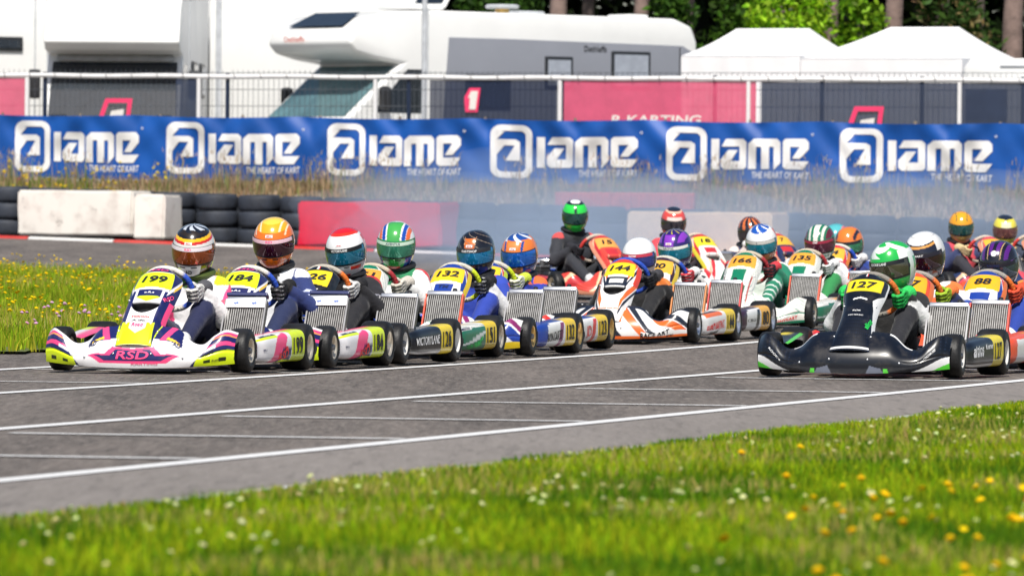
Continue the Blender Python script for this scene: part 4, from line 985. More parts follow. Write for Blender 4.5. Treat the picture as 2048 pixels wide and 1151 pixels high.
        fill(C, num & (v > .16) & (v < .86), plate if k.get('podplate') is None else k['podplate']); return C
    return nose, bump, pod

# shared kart meshes
def kart_tyre(r, wd):
    h = wd / 2; m = MB()
    m.lathe([(-h * .86, r * .52), (-h * .99, r * .60), (-h, r * .74), (-h * .93, r * .88), (-h * .78, r * .965), (-h * .5, r * .995), (0, r), (h * .5, r * .995), (h * .78, r * .965), (h * .93, r * .88), (h, r * .74), (h * .99, r * .60), (h * .86, r * .52)], 'x', 36, close=True)
    return m.mesh('tyre', True)
def kart_rim(r, wd):
    h = wd / 2; m = MB(); q = r * .54
    m.lathe([(-h * .9, q), (-h * .9, q * .93), (-h * .5, q * .78), (h * .45, q * .72), (h * .80, q * .88), (h * .94, q * .97), (h * .94, q * 1.03), (h * .84, q * 1.04)], 'x', 28)
    m.lathe([(h * .30, .001), (h * .30, q * .74)], 'x', 20)
    for k in range(5):
        a = k * 2 * math.pi / 5; m.tube([(h * .34, math.cos(a) * q * .2, math.sin(a) * q * .2), (h * .42, math.cos(a) * q * .74, math.sin(a) * q * .74)], .012, 6)
    return m.mesh('rim', True)
def kart_hub():
    m = MB(); m.lathe([(-.02, .03), (.035, .03), (.045, .02), (.06, .016), (.06, .001)], 'x', 14); return m.mesh('hub', True)
TYF, TYR, RMF, RMR, HUB = kart_tyre(.130, .125), kart_tyre(.140, .18), kart_rim(.130, .125), kart_rim(.140, .18), kart_hub()
for me in (TYF, TYR): me.materials.append(M['rubber'])
def kslick():
    return None
def shared(name, fn, mats):
    cache = {}
    return cache
_shared = {}
def share(name, builder):
    if name not in _shared: _shared[name] = builder()
    return _shared[name]
def frame_mesh():
    m = MB(); r = .015
    for s in (-1, 1):
        m.tube([(s * .16, -.70, .06), (s * .20, -.52, .055), (s * .32, -.30, .045), (s * .33, .1, .045), (s * .30, .52, .09), (s * .28, .64, .10)], r, 8)
        m.tube([(s * .33, -.22, .06), (s * .47, -.20, .09), (s * .50, .18, .09), (s * .33, .22, .06)], .010, 8)
        m.tube([(s * .19, -.52, .06), (s * .46, -.515, .13)], .013, 8)
    m.tube([(-.18, -.52, .06), (.18, -.52, .06)], r, 8); m.tube([(-.32, -.1, .045), (.32, -.1, .045)], r, 8); m.tube([(-.31, .4, .06), (.31, .4, .06)], r, 8)
    m.tube([(-.16, -.70, .06), (-.2, -.86, .09), (.2, -.86, .09), (.16, -.70, .06)], .010, 8)
    return m.mesh('chassis_frame', True)
def tray_mesh(): return MB().box((0, -.34, .034), (.50, .56, .006)).mesh('floor_tray')
def axle_mesh(): return MB().tube([(-.6, .515, .14), (.6, .515, .14)], .02, 12).mesh('rear_axle', True)
def rearbump_mesh():
    m = MB(); m.tube([(-.66, .68, .12), (-.60, .70, .13), (0, .71, .13), (.60, .70, .13), (.66, .68, .12)], .042, 10); return m.mesh('rear_bumper', True)
def seat_mesh():
    pr = sp([0, .25, .5, .75, 1], [.02, .16, .36, .42, .47]); pz = sp([0, .25, .5, .75, 1], [.13, .06, .10, .27, .44]); wd = sp([0, .25, .5, .75, 1], [.17, .185, .20, .20, .175]); hh = sp([0, .3, .5, .75, 1], [.06, .14, .12, .05, .01])
    U, V = np.meshgrid(np.linspace(-1, 1, 25), np.linspace(0, 1, 21), indexing='ij'); u, v = U.ravel(), V.ravel(); a = np.abs(u)
    P = np.stack([wd(v) * np.sin(u * 1.3) / math.sin(1.3), pr(v) - .20 * a**3 * (v > .4) * ss(.4, .7, v), pz(v) + hh(v) * a**2.5 * 1.2], -1); F = gridfaces(25, 21); n = len(P)
    Q = P.copy(); Q[:, 1] += .008; Q[:, 2] -= .008
    return mesh('seat', np.concatenate([P, Q]), np.concatenate([F, F[:, ::-1] + n]), True)
def tank_mesh(): return MB().box((0, -.16, .15), (.16, .22, .19), bev=.03).mesh('fuel_tank', True)
def engine_mesh():
    m = MB(); m.box((-.32, .28, .14), (.16, .20, .14), bev=.02); m.box((-.33, .30, .25), (.12, .12, .12), bev=.015)
    for k in range(4): m.box((-.33, .30, .205 + .03 * k), (.16, .16, .008))
    m.lathe([(0, .03), (.05, .03)], 'z', 10, (-.33, .30, .31)); return m.mesh('engine')
def airbox_mesh(): m = MB(); m.box((-.33, .12, .20), (.12, .16, .11), bev=.03); m.tube([(-.33, .05, .22), (-.33, -.0, .23)], .022, 10); return m.mesh('airbox', True)
def exhaust_mesh():
    m = MB(); m.tube([(-.36, .34, .22), (-.36, .52, .28), (-.30, .62, .34)], [.022, .026, .03], 10); m.tube([(-.32, .60, .335), (.02, .62, .345), (.26, .62, .35)], [.045, .055, .05], 16); m.tube([(.26, .62, .35), (.34, .62, .35)], .025, 10); return m.mesh('exhaust', True)
def backbar_mesh(): return MB().tube([(-.3, .56, .10), (-.26, .60, .26), (.30, .60, .27), (.33, .56, .10)], .013, 8).mesh('support_bar', True)
def column_mesh(): m = MB(); m.tube([(0, -.46, .10), (0, -.19, .45)], .011, 8); m.tube([(-.06, -.36, .06), (0, -.36, .24), (.06, -.36, .06)], .008, 6); return m.mesh('steering_column', True)
def pedal_mesh(s): m = MB(); m.tube([(s * .15, -.60, .06), (s * .15, -.63, .20)], .008, 6); m.tube([(s * .11, -.63, .20), (s * .19, -.63, .20)], .009, 6); return m.mesh('pedal', True)
def tie_mesh(): m = MB(); m.tube([(0, -.43, .10), (.46, -.47, .12)], .007, 6); m.tube([(0, -.43, .10), (-.46, -.47, .12)], .007, 6); return m.mesh('tie_rod', True)
RADX, RADW, RADH, TILT = .415, .24, .35, R(30)
def rad_core():
    m = MB(); n = 17
    for k in range(n):
        x = -RADW / 2 + .012 + (RADW - .024) * k / (n - 1); m.box((x, 0, 0), (.0062, .030, RADH - .05))
    return m.mesh('radiator_core')
def rad_back(): return MB().box((0, .012, 0), (RADW - .012, .006, RADH - .05)).mesh('radiator_backing')
def rad_tank(z): return MB().box((0, 0, z), (RADW, .044, .032), bev=.008).mesh('radiator_tank', True)
def rad_side(): return MB().box((0, 0, 0), (.010, .046, RADH - .04)).mesh('radiator_side')
def wheel_mesh(top, side, k=44):
    WC, WU, WR = Vector((0, -.18, .475)), Vector((0, -.52, .854)), .150
    P = []
    for i in range(k):
        a = 2 * math.pi * i / k; r = WR * (1 - .10 * max(0, -math.sin(a))**4)
        P.append(WC + Vector((1, 0, 0)) * math.cos(a) * r + WU * math.sin(a) * r)
    m = MB(); m.tube(P, .0165, 10, closed=True); me = m.mesh('steering_wheel', True); co = np.zeros((k * 10, 3))
    for i in range(k):
        a = math.degrees(2 * math.pi * i / k); a = a if a < 180 else a - 360
        is_top = 48 < a < 132 or -130 < a < -50; co[i * 10:(i + 1) * 10] = lin(top if is_top else side)
    setcol(me, co); return me
def spoke_mesh():
    WC, WU = Vector((0, -.18, .475)), Vector((0, -.52, .854)); m = MB()
    for a in (20, 160, 270): m.tube([WC, WC + (Vector((1, 0, 0)) * math.cos(R(a)) + WU * math.sin(R(a))) * .14], .010, 6)
    m.box(WC, (.08, .05, .05), bev=.01); return m.mesh('wheel_hub', True)
def build_kart(k):
    x, y = k['pos']; e = empty('racing_kart', (x, y, hzf(x, y)), k['yaw']); tag(e, k['label'], 'kart', 'racing karts on track')
    det = k['det']; q = {3: 1.0, 2: .7, 1: .4}[det]
    fn, fb, fp = livery(k); Sn = nose_surface(k['slim'], k['intake'])
    e_n = grid_obj('nose_panel', Sn, np.linspace(-1, 1, int(150 * q)), np.linspace(0, 1, int(150 * q)), fn, e)
    e_b = grid_obj('front_fairing', S_bump, np.linspace(-1, 1, int(280 * q)), np.linspace(0, 1, int(60 * q)), fb, e)
    pods = []
    for s in (1, -1):
        pods.append(grid_obj('side_pod', pod_surface(s), np.linspace(0, 1, int(90 * q)), np.linspace(0, 1, int(56 * q)), fp, e, flip=(s > 0)))
    # race numbers and sponsor lettering
    nw = {1: .05, 2: .11, 3: .155}[len(k['num'])]
    wrap_text('race_number', k['num'], Sn, 0.0, 0.832, .066, M['print_black'], e_n, width=nw, bold=.03, shear=.12)
    wrap_text('race_number', k['num'], pod_surface(1), .85, .52, .14, M['print_black'], pods[0], width=.135, ang=math.pi / 2 * 0, bold=.03) if det < 2 else wrap_text('race_number', k['num'], pod_surface(1), .845, .51, .145, M['print_black'], pods[0], width=.15, bold=.03)
    for args in k.get('texts', []):
        tgt, s, u, v, h, wd, mt, ang = args
        S, par = {'nose': (Sn, e_n), 'bump': (S_bump, e_b), 'pod': (pod_surface(1), pods[0])}[tgt]
        wrap_text('lettering', s, S, u, v, h, M[mt], par, width=wd, ang=ang, bold=.02, shear=k.get('shear', .15))
    # wheels
    for s in (-1, 1):
        for (xx, yy, ty, rm, r) in ((.545, -.515, TYF, RMF, .130), (.600, .515, TYR, RMR, .140)):
            wv = empty('wheel', (s * xx, yy, r), 0, e); wv.rotation_euler = (rng.uniform(0, 6), 0, (k.get('steer', 0) if yy < 0 else 0) + (math.pi if s < 0 else 0))
            if s < 0: wv.rotation_euler[0] *= -1
            for nm, me, mt in (('tyre', ty, None), ('rim', rm, k['rim']), ('hub', HUB, 'steel')):
                o = bpy.data.objects.new(nm, me); put(o, wv)
                if mt:
                    if len(me.materials) == 0: me.materials.append(M[mt])
                    o.material_slots[0].link = 'OBJECT'; o.material_slots[0].material = M[mt]
    def add(nm, b, mt, parent=e, key=None):
        me = share(key or nm, b); o = bpy.data.objects.new(nm, me); put(o, parent)
        if len(me.materials) == 0: me.materials.append(mt)
        o.material_slots[0].link = 'OBJECT'; o.material_slots[0].material = mt; return o
    add('chassis_frame', frame_mesh, M['steel']); add('floor_tray', tray_mesh, M['alu']); add('rear_axle', axle_mesh, M['steel']); add('rear_bumper', rearbump_mesh, M['black'])
    st = add('seat', seat_mesh, solid(k.get('seat', '#141418'), .45)); add('fuel_tank', tank_mesh, M['greytrim']); en = add('engine', engine_mesh, M['steel']); add('airbox', airbox_mesh, M['black'], en)
    add('exhaust', exhaust_mesh, M['chrome']); add('support_bar', backbar_mesh, solid('#1c4cc0')); add('steering_column', column_mesh, M['steel']); add('tie_rod', tie_mesh, M['steel'])
    for s in (-1, 1): add('pedal', lambda: pedal_mesh(s), M['alu'], key='pedal%d' % s)
    wm = wheel_mesh(k['wheel'][0], k['wheel'][1]); sw = obj('steering_wheel', wm, M['glove'], e); add('wheel_hub', spoke_mesh, M['black'], sw)
    rd = empty('radiator', (RADX, -.01, .275), 0, e); rd.rotation_euler = (-TILT, 0, 0)
    add('radiator_core', rad_core, M['fin'], rd)['kind'] = 'stuff'; add('radiator_backing', rad_back, M['black'], rd)
    tk = add('radiator_tank', lambda: rad_tank(RADH / 2 - .012), M['alu'], rd, 'rt'); add('radiator_tank', lambda: rad_tank(-RADH / 2 + .012), M['alu'], rd, 'rb')
    sm = M['steel'] if not k.get('radside') else solid(k['radside'])
    for s in (-1, 1): o = add('radiator_side', rad_side, sm, rd); o.location = (s * (RADW / 2 + .003), 0, 0)
    o = add('filler_cap', lambda: MB().lathe([(0, .016), (.022, .016), (.026, .001)], 'z', 12).mesh('filler_cap', True), M['black'], rd); o.location = (.06, 0, RADH / 2 + .004)
    o = add('radiator_hose', lambda: MB().tube([(.06, .03, RADH / 2 - .01), (.03, .10, RADH / 2), (-.06, .16, RADH / 2 - .05), (-.16, .22, .0), (-.2, .26, -.1)], .012, 8).mesh('radiator_hose', True), M['black'], rd)
    bolt = lambda: MB().lathe([(0, .0065), (-.004, .0055), (-.005, .001)], 'y', 10).mesh('bolt', True)
    if det > 1:
        for (S_, par, u_, v_) in [(Sn, e_n, s * .78, v) for s in (-1, 1) for v in (.22, .62)] + [(S_bump, e_b, u, .30) for u in (-.52, -.2, .2, .52)]:
            p_ = S_(np.array([u_]), np.array([v_]))[0]; o = add('bolt', bolt, M['alu'], par); o.location = (p_[0], p_[1] - .003, p_[2])
    if k.get('radplate'):
        p = obj('radiator_plate', MB().box((0, -.024, RADH / 2 - .045), (RADW, .006, .055)).mesh('radiator_plate'), M['print_white'], rd)
        for dx in (-.055, .055): 
            t = flat_text('plate_lettering', 'cpb', (dx, -.0275, RADH / 2 - .045), (1, 0, 0), (0, 0, 1), .02, M['print_blue'], rd, bold=.03)
        obj('radiator_cover', MB().box((0, 0, RADH / 2 + .02), (RADW + .01, .05, .022), bev=.006).mesh('radiator_cover'), solid('#1a2660'), rd)
    return e

# ------------------------------------------------------------------ smooth bodies from joined capsules (surface nets)
def surface_nets(phi, org, h):
    nx, ny, nz = phi.shape; c = phi[:-1, :-1, :-1]
    cor = [(i, j, k) for i in (0, 1) for j in (0, 1) for k in (0, 1)]
    g = lambda i, j, k: phi[i:nx - 1 + i, j:ny - 1 + j, k:nz - 1 + k]
    s = sum((g(*q) < 0).astype(np.int8) for q in cor); act = (s > 0) & (s < 8); idx = np.full(act.shape, -1, np.int64); I = np.argwhere(act); idx[act] = np.arange(len(I))
    acc = np.zeros((len(I), 3)); cnt = np.zeros(len(I)); i0, j0, k0 = I.T
    for q in cor:
        for ax in range(3):
            if q[ax]: continue
            p = list(q); p[ax] = 1; a = phi[i0 + q[0], j0 + q[1], k0 + q[2]]; b = phi[i0 + p[0], j0 + p[1], k0 + p[2]]
            m = (a < 0) != (b < 0); t = np.where(m, a / np.where(m, a - b, 1), 0); P = np.tile(np.array(q, float), (len(I), 1)); P[:, ax] += t; acc += P * m[:, None]; cnt += m
    V = (I + acc / cnt[:, None]) * h + org; F = []
    for ax in range(3):
        o1, o2 = [(1, 2), (2, 0), (0, 1)][ax]
        sl0 = [slice(None)] * 3; sl1 = [slice(None)] * 3; sl0[ax] = slice(0, -1); sl1[ax] = slice(1, None)
        a = phi[tuple(sl0)] < 0; b = phi[tuple(sl1)] < 0; E = np.argwhere(a != b)
        E = E[(E[:, o1] > 0) & (E[:, o2] > 0) & (E[:, o1] < phi.shape[o1] - 1) & (E[:, o2] < phi.shape[o2] - 1)]
        ins = a[tuple(E.T)]; d1 = np.zeros(3, int); d1[o1] = 1; d2 = np.zeros(3, int); d2[o2] = 1
        q = [idx[tuple((E - x).T)] for x in (d1 * 0, d1, d1 + d2, d2)]; Q = np.stack(q, 1); Q[~ins] = Q[~ins][:, ::-1]; F.append(Q)
    F = np.concatenate(F); return V, F[(F >= 0).all(1)]
def blob(caps, h, k=.03, pad=.03):
    A = np.array([c[0] for c in caps], float); Bv = np.array([c[1] for c in caps], float); ra = np.array([c[2] for c in caps]); rb = np.array([c[3] for c in caps])
    lo = np.minimum(A - ra[:, None], Bv - rb[:, None]).min(0) - pad; hi = np.maximum(A + ra[:, None], Bv + rb[:, None]).max(0) + pad
    n = np.ceil((hi - lo) / h).astype(int) + 1; ax = [lo[i] + np.arange(n[i]) * h for i in range(3)]
    X, Y, Z = np.meshgrid(*ax, indexing='ij'); phi = np.full(X.shape, 1e3)
    for a, b, r0, r1 in zip(A, Bv, ra, rb):
        d = b - a; L = max(d @ d, 1e-9); t = np.clip(((X - a[0]) * d[0] + (Y - a[1]) * d[1] + (Z - a[2]) * d[2]) / L, 0, 1)
        ds = np.sqrt((X - a[0] - t * d[0])**2 + (Y - a[1] - t * d[1])**2 + (Z - a[2] - t * d[2])**2) - (r0 + (r1 - r0) * t)
        hh = np.clip(.5 + .5 * (phi - ds) / k, 0, 1); phi = phi * (1 - hh) + ds * hh - k * hh * (1 - hh)
    V, F = surface_nets(phi, lo, h)
    D = []; T = []
    for a, b, r0, r1 in zip(A, Bv, ra, rb):
        d = b - a; L = max(d @ d, 1e-9); t = np.clip((V - a) @ d / L, 0, 1); D.append(np.linalg.norm(V - a - t[:, None] * d, axis=1) - (r0 + (r1 - r0) * t)); T.append(t)
    D = np.array(D); i = D.argmin(0); return V, F, i, np.array(T)[i, np.arange(len(V))]
# helmet surface: direction angles in degrees, az 0 = front (-y), + = image right
def S_helm(az, el, grow=0):
    az = np.radians(np.asarray(az, float)); el = np.radians(np.asarray(el, float)); ce = np.sign(np.cos(el)) * np.abs(np.cos(el))**.86; se = np.sin(el)
    fr = np.cos(az) > 0; low = np.clip(-se, 0, 1)
    rx = .126 - .014 * low**2 + grow; ry = np.where(fr, .150 + .018 * low * np.abs(np.cos(az)), .168) + grow; rzz = np.where(se > 0, .146, .188) + grow
    back = .022 * np.exp(-((np.degrees(el) - 38) / 14)**2) * np.clip(-np.cos(az), 0, 1)**2
    return np.stack([rx * ce * np.sin(az), -(ry + back) * ce * np.cos(az) + .0 * az, rzz * se], -1)
def helmet(person, d, hp, det):
    e = empty('helmet', hp, 0, person); e.rotation_euler = (R(d.get('tilt', 12)), R(d.get('roll', 0)), R(d.get('turn', 0)))
    n1, n2 = (120, 90) if det > 1 else (56, 44)
    A, E = np.meshgrid(np.linspace(-180, 180, n1), np.linspace(-58, 90, n2), indexing='ij'); a, l = A.ravel(), E.ravel()
    C = paint(len(a), d['h'][0])
    for op in d['h'][1]:
        kind = op[0]; ab = np.abs(a)
        if kind == 'band': m = (l > op[1] + op[4] * np.cos(np.radians(a)) * 1.0) & (l < op[2] + op[4] * np.cos(np.radians(a))); col = op[3]
        elif kind == 'cap': # disc around a direction
            dz = np.radians(op[1]); v0 = np.array([0, -math.cos(dz), math.sin(dz)]); P = np.stack([np.cos(np.radians(l)) * np.sin(np.radians(a)), -np.cos(np.radians(l)) * np.cos(np.radians(a)), np.sin(np.radians(l))], -1); m = P @ v0 > math.cos(np.radians(op[2])); col = op[3]
        elif kind == 'ring':
            dz = np.radians(op[1]); v0 = np.array([0, -math.cos(dz), math.sin(dz)]); P = np.stack([np.cos(np.radians(l)) * np.sin(np.radians(a)), -np.cos(np.radians(l)) * np.cos(np.radians(a)), np.sin(np.radians(l))], -1); q = P @ v0; m = (q < math.cos(np.radians(op[2]))) & (q > math.cos(np.radians(op[3]))); col = op[4]
        elif kind == 'wedge': m = (ab > op[1]) & (ab < op[2]) & (l > op[3]) & (l < op[4]); col = op[5]
        elif kind == 'mid':
            P0 = np.cos(np.radians(l)) * np.sin(np.radians(a)); m = (np.abs(P0) > op[1]) & (np.abs(P0) < op[2]) & (l > op[3]) & (l < op[4]) & (ab < 100); col = op[5]
        elif kind == 'swirl': m = (np.sin(np.radians(a) * op[1] + np.radians(l) * op[2]) > op[3]) & (l > op[4]) & (l < op[5]); col = op[6]
        C[m] = lin(col)
    sh = obj('shell', mesh('shell', S_helm(a, l), gridfaces(n1, n2)[:, ::-1], True, C), M['helmet'], e)
    # eyeport seal, visor, sun strip, chin vents, spoiler, edge trim
    def patch(nm, a0, a1, l0, l1, g, mat, par, curve=0, nn=40, mm=8):
        A, E = np.meshgrid(np.linspace(a0, a1, nn), np.linspace(0, 1, mm), indexing='ij'); a = A.ravel(); t = E.ravel(); l = l0 + (l1 - l0) * t + curve * (1 - np.cos(np.radians(a)))
        return obj(nm, mesh(nm, S_helm(a, l, g), gridfaces(nn, mm)[:, ::-1], True), mat, par)
    patch('eyeport_trim', -88, 88, -22.5, 15.5, .002, M['black'], e, 3)
    vz = patch('visor', -82, 82, -19, 13, .004, visor_mat(d['v']), e, 3)
    stc = d.get('strip')
    if stc:
        sv = patch('sun_strip', -72, 72, 6, 14.5, .006, solid(stc[0], .4), e, 3)
        if stc[1] and det > 1:
            wrap_text('strip_lettering', stc[1], lambda u, v: S_helm(u, v, .0065)[:, :], 0, 10.5 , .016, M[stc[2]], sv, width=min(.11, .014 * len(stc[1])), off=.0015, bold=.02, shear=.1)
    if d.get('chin') and det > 1: wrap_text('chin_lettering', d['chin'][0], lambda u, v: S_helm(u, v, .001), 0, -38, .03, M[d['chin'][1]], e, width=.042, off=.002, bold=.04)
    if d.get('brow') and det > 1:
        bp = patch('brow_badge', -11, 11, 21, 28, .002, M['print_white'], e, 0, 8, 4); wrap_text('badge_lettering', d['brow'], lambda u, v: S_helm(u, v, .003), 0, 24.5, .011, M['print_red'], bp, width=.03, off=.0015, bold=.02)
    if det > 1:
        for s in (-1, 1): patch('chin_vent', *sorted((s * 9, s * 27)), -28, -25.5, .002, M['black'], e, 4, 8, 3)
        for s in (-1, 1): MB().lathe([(0, .02), (.008, .018), (.010, .001)], 'x', 14).obj('visor_pivot', M['black'], e, True, loc=(s * .118, -.012, -.005), rot=(0, 0, 0 if s > 0 else math.pi))
    MB().tube([tuple(S_helm(np.array([q]), np.array([-57.5]))[0]) for q in np.linspace(-180, 174, 40)], .007, 6, closed=True).obj('edge_trim', M['black'], e, True)
    return e
_vis = {}
def visor_mat(c):
    if c not in _vis: _vis[c] = simple('mirrored_visor', c, .06, .55, 1, var=.25, scale=14, spec=.8)
    return _vis[c]
def build_driver(k, d):
    x, y = k['pos']; det = k['det']; z = hzf(x, y); hx, hy, hzz = d.get('head', (0, .28, .70))
    dz = hzz - .70; sh = (hx * .6, .30, .475 + dz * .9); eo = d.get('elbow', (.285 + rng.uniform(-.015, .03), .09 + rng.uniform(-.03, .03), .30 + rng.uniform(-.03, .03)))
    GC, GU = Vector((0, -.18, .475)), Vector((0, -.52, .854)); GN = Vector((0, .854, .52))
    grips = {s: GC + Vector((s * .150, 0, 0)) + GU * d.get('grip', -.02) for s in (-1, 1)}
    caps = []; ids = []
    def cap(a, b, r0, r1, i): caps.append((tuple(a), tuple(b), r0, r1)); ids.append(i)
    cap((0, .33, .16), (hx * .3, .345, .30), .13, .135, 'belly'); cap((-.07, .335, .36 + dz * .6), (.07, .335, .36 + dz * .6), .125, .125, 'chest'); cap((sh[0] - .12, sh[1] + .02, sh[2] - .02), (sh[0] + .12, sh[1] + .02, sh[2] - .02), .085, .085, 'yoke')
    cap((sh[0], sh[1], sh[2] + .02), (hx, hy + .03, hzz - .10), .075, .066, 'neck')
    for s in (-1, 1):
        S_, E_ = Vector((sh[0] + s * .168, sh[1], sh[2] - .005)), Vector((s * eo[0], eo[1], eo[2] + dz * .5)); W_ = grips[s] + Vector((s * .028, 0, 0)) + GN * .085 - GU * .02
        cap(S_, S_.lerp(E_, .5), .066, .060, ('uarm', s)); cap(S_.lerp(E_, .5), E_, .060, .052, ('uarm2', s)); cap(E_, W_, .056, .038, ('farm', s))
        H_, K_, A_ = Vector((s * .085, .29, .145)), Vector((s * d.get('knee', .185), -.09, .345)), Vector((s * .17, -.47, .15))
        cap(H_, K_, .095, .066, ('thigh', s)); cap(K_, A_, .062, .044, ('shin', s))
    V, F, i, t = blob(caps, {3: .0105, 2: .0125, 1: .018}[det], .035)
    c = d['suit']; C = np.zeros((len(V), 3)); T = c.get('torso', '#222222')
    pal = {'belly': T, 'chest': T, 'yoke': c.get('yoke', T), 'neck': c.get('neck', '#17171a'), 'uarm': c.get('uarm', c.get('arm', T)), 'uarm2': c.get('arm', T), 'farm': c.get('farm', c.get('arm', T)), 'thigh': c.get('leg', T), 'shin': c.get('leg', T)}
    for j, idn in enumerate(ids):
        m = i == j; kk = idn if isinstance(idn, str) else idn[0]; C[m] = lin(pal[kk])
    X_, Y_, Z_ = V.T; kinds = np.array([q if isinstance(q, str) else q[0] for q in ids])[i]
    arm = (kinds == 'uarm') | (kinds == 'uarm2'); fa = kinds == 'farm'
    if 'stripe' in c: C[arm & (np.abs(Y_ - sh[1] + .02 + .25 * (sh[2] - Z_)) < .022)] = lin(c['stripe']); C[((kinds == 'chest') | (kinds == 'belly')) & (np.abs(np.abs(X_ - hx * .5) - .105) < .018)] = lin(c['stripe'])
    if 'shoulder' in c: C[(Z_ > sh[2] + .012) & (np.abs(X_ - sh[0]) > .145)] = lin(c['shoulder'])
    if 'side' in c: C[(np.abs(X_ - sh[0]) > .235) & arm] = lin(c['side'])
    if 'patch' in c:
        for (t0, t1) in ((.25, .42), (.55, .66), (.8, .9)): C[(kinds == 'uarm2') & (t > t0) & (t < t1) & (np.sin(V[:, 1] * 90 + V[:, 2] * 130) > -.4) & (Y_ < eo[1] + .16) & (np.abs(X_) > .20)] = lin(c['patch'])
    if 'pattern' in c: C[(kinds != 'neck') & (np.sin(X_ * 46 + 2 * np.sin(Z_ * 31)) * np.sin(Z_ * 38 + Y_ * 30) > .35)] = lin(c['pattern'])
    if 'kneeband' in c: C[(kinds == 'shin') & (np.abs(np.mod(t * 6, 1) - .5) < .12)] = lin(c['kneeband'])
    C[(np.abs(t - .93) < .05) & fa] = lin(c.get('cuff', '#15151a'))
    p = obj('person', mesh('person', V, F, True, C), M['suit'], None, loc=(x, y, z), rot=(0, 0, k['yaw'])); tag(p, d['label'], 'person', 'kart drivers')
    # collar / neck brace
    cp = [(hx + math.cos(q) * .10, hy + .045 + math.sin(q) * .10, hzz - .145 + .02 * math.sin(q)) for q in np.linspace(0, 2 * math.pi, 20, endpoint=False)]
    MB().tube(cp, .022, 8, closed=True).obj('neck_collar', solid(d.get('collar', '#141417'), .8), p, True)
    helmet(p, d, (hx, hy - .0, hzz), det)
    for s in (-1, 1):
        g = grips[s]; o_ = Vector((s, 0, 0)); fc = []; r = .0115
        def G(o, n, t): return tuple(g + o_ * o + GN * n + GU * t)
        wr = G(.028, .085, -.02)
        for tt in (-.033, -.011, .011, .033): fc.append((wr, G(.036, .022, tt), .026, .015))
        for q, tt in enumerate((-.036, -.0125, .0125, .036)):
            rr = r * (.88 if q in (0,) else 1)
            P_ = [(.036, .018, tt), (.030, -.022, tt), (.004, -.036, tt * .97), (-.022, -.024, tt * .94), (-.026, .002, tt * .92)]
            if q == 0: P_ = P_[:-1]
            for a_, b_ in zip(P_[:-1], P_[1:]): fc.append((G(*a_), G(*b_), rr, rr * .95))
        for a_, b_ in (((.02, .05, .02), (-.004, .034, .042)), ((-.004, .034, .042), (-.024, .014, .050))): fc.append((G(*a_), G(*b_), .0145, .012))
        fc.append((wr, tuple(Vector(wr) + GN * .04 + Vector((s * .012, .012, -.015))), .040, .046))
        V, F, i, t = blob(fc, .006 if det > 1 else .011, .006); gc = c.get('glove', '#f0f0ee'); CC = paint(len(V), gc)
        if 'glove2' in c: CC[(np.sin(V[:, 2] * 260) > .72) & (i > 3) & (i < 20)] = lin(c['glove2']); CC[i == len(fc) - 1] = lin(c.get('cuffglove', c['glove2']))
        obj('glove', mesh('glove', V, F, True, CC), M['glove'], p)
        fcap = [((s * .175, -.45, .115), (s * .172, -.52, .11), .042, .04), ((s * .172, -.52, .11), (s * .165, -.60, .175), .040, .03), ((s * .175, -.46, .12), (s * .175, -.455, .19), .042, .046)]
        V, F, i, t = blob(fcap, .012, .02); obj('boot', mesh('boot', V, F, True, paint(len(V), c.get('boot', '#e6e6e6'))), M['glove'], p)
    if d.get('thigh'):
        H_, K_ = Vector((.085, .29, .145)), Vector((d.get('knee', .185), -.09, .345)); ax = (K_ - H_).normalized(); up = Vector((0, 0, 1)); sd = ax.cross(up).normalized(); u2 = sd.cross(ax)
        ax2 = (Vector((.17, -.47, .15)) - K_).normalized(); sd2 = Vector((1, 0, 0)); n2 = ax2.cross(sd2).normalized()
        if n2.y > 0: n2 = -n2
        def S_sh(u, v): # down the shin's front, u along the shin, v round it
            ang = v; P = [(K_ + ax2 * uu + (n2 * math.cos(vv) + sd2 * math.sin(vv)) * (.064 - .055 * uu))[:] for uu, vv in zip(np.atleast_1d(u), np.atleast_1d(ang))]; return np.array(P)
        wrap_text('leg_lettering', d['thigh'][0], lambda u, v: S_sh(-u, v), -.16, .25, .028, M[d['thigh'][1]], p, width=.22, off=.012, bold=.03)
    return p
# ------------------------------------------------------------------ the field
def KP(M_, C_): return tl(M_, C_)
def hp(px, d):  # kart origin from the driver's head pixel column and depth
    return px, d
base = dict(style='plain', base='#f2f2f2', c2='#1d3fa8', c3='#c03050', c4='#e8d020', plate='#f5d21c', num='1', slim=False, intake=True, rim='champagne', wheel=('#d9d4cb', '#2450c8'), det=2, steer=0)
def kart(**k): q = dict(base); q.update(k); q.setdefault('yaw', -ALPHA + k.get('dyaw', 0)); return q
def headz(px, py, pos, yaw, hy=.28):
    X = pos[0] - math.sin(yaw) * hy; Y = pos[1] + math.cos(yaw) * hy; q = at_depth(px, py, Y); return q.z - hzf(*pos), (q.x - X)
def free(px, d, yaw, hy=.28):
    q = at_depth(px, 450, d); return (q.x + math.sin(yaw) * hy, d - math.cos(yaw) * hy)
FIELD = []
def field(k, d, px=None, py=None):
    if py is not None:
        hz_, dx = headz(px, py, k['pos'], k['yaw']); d['head'] = (max(-.07, min(.07, dx)), .28, max(.62, min(.80, hz_)))
    FIELD.append((k, d))
NAVY, PINK, LIME = '#1b2260', '#ff4a86', '#dff516'
rsd = dict(style='rsd', base='#f6f4f6', c2=NAVY, c3=PINK, c4=LIME, plate=LIME, wheel=('#e3ded6', '#2a55c8'), det=3, radplate=True)
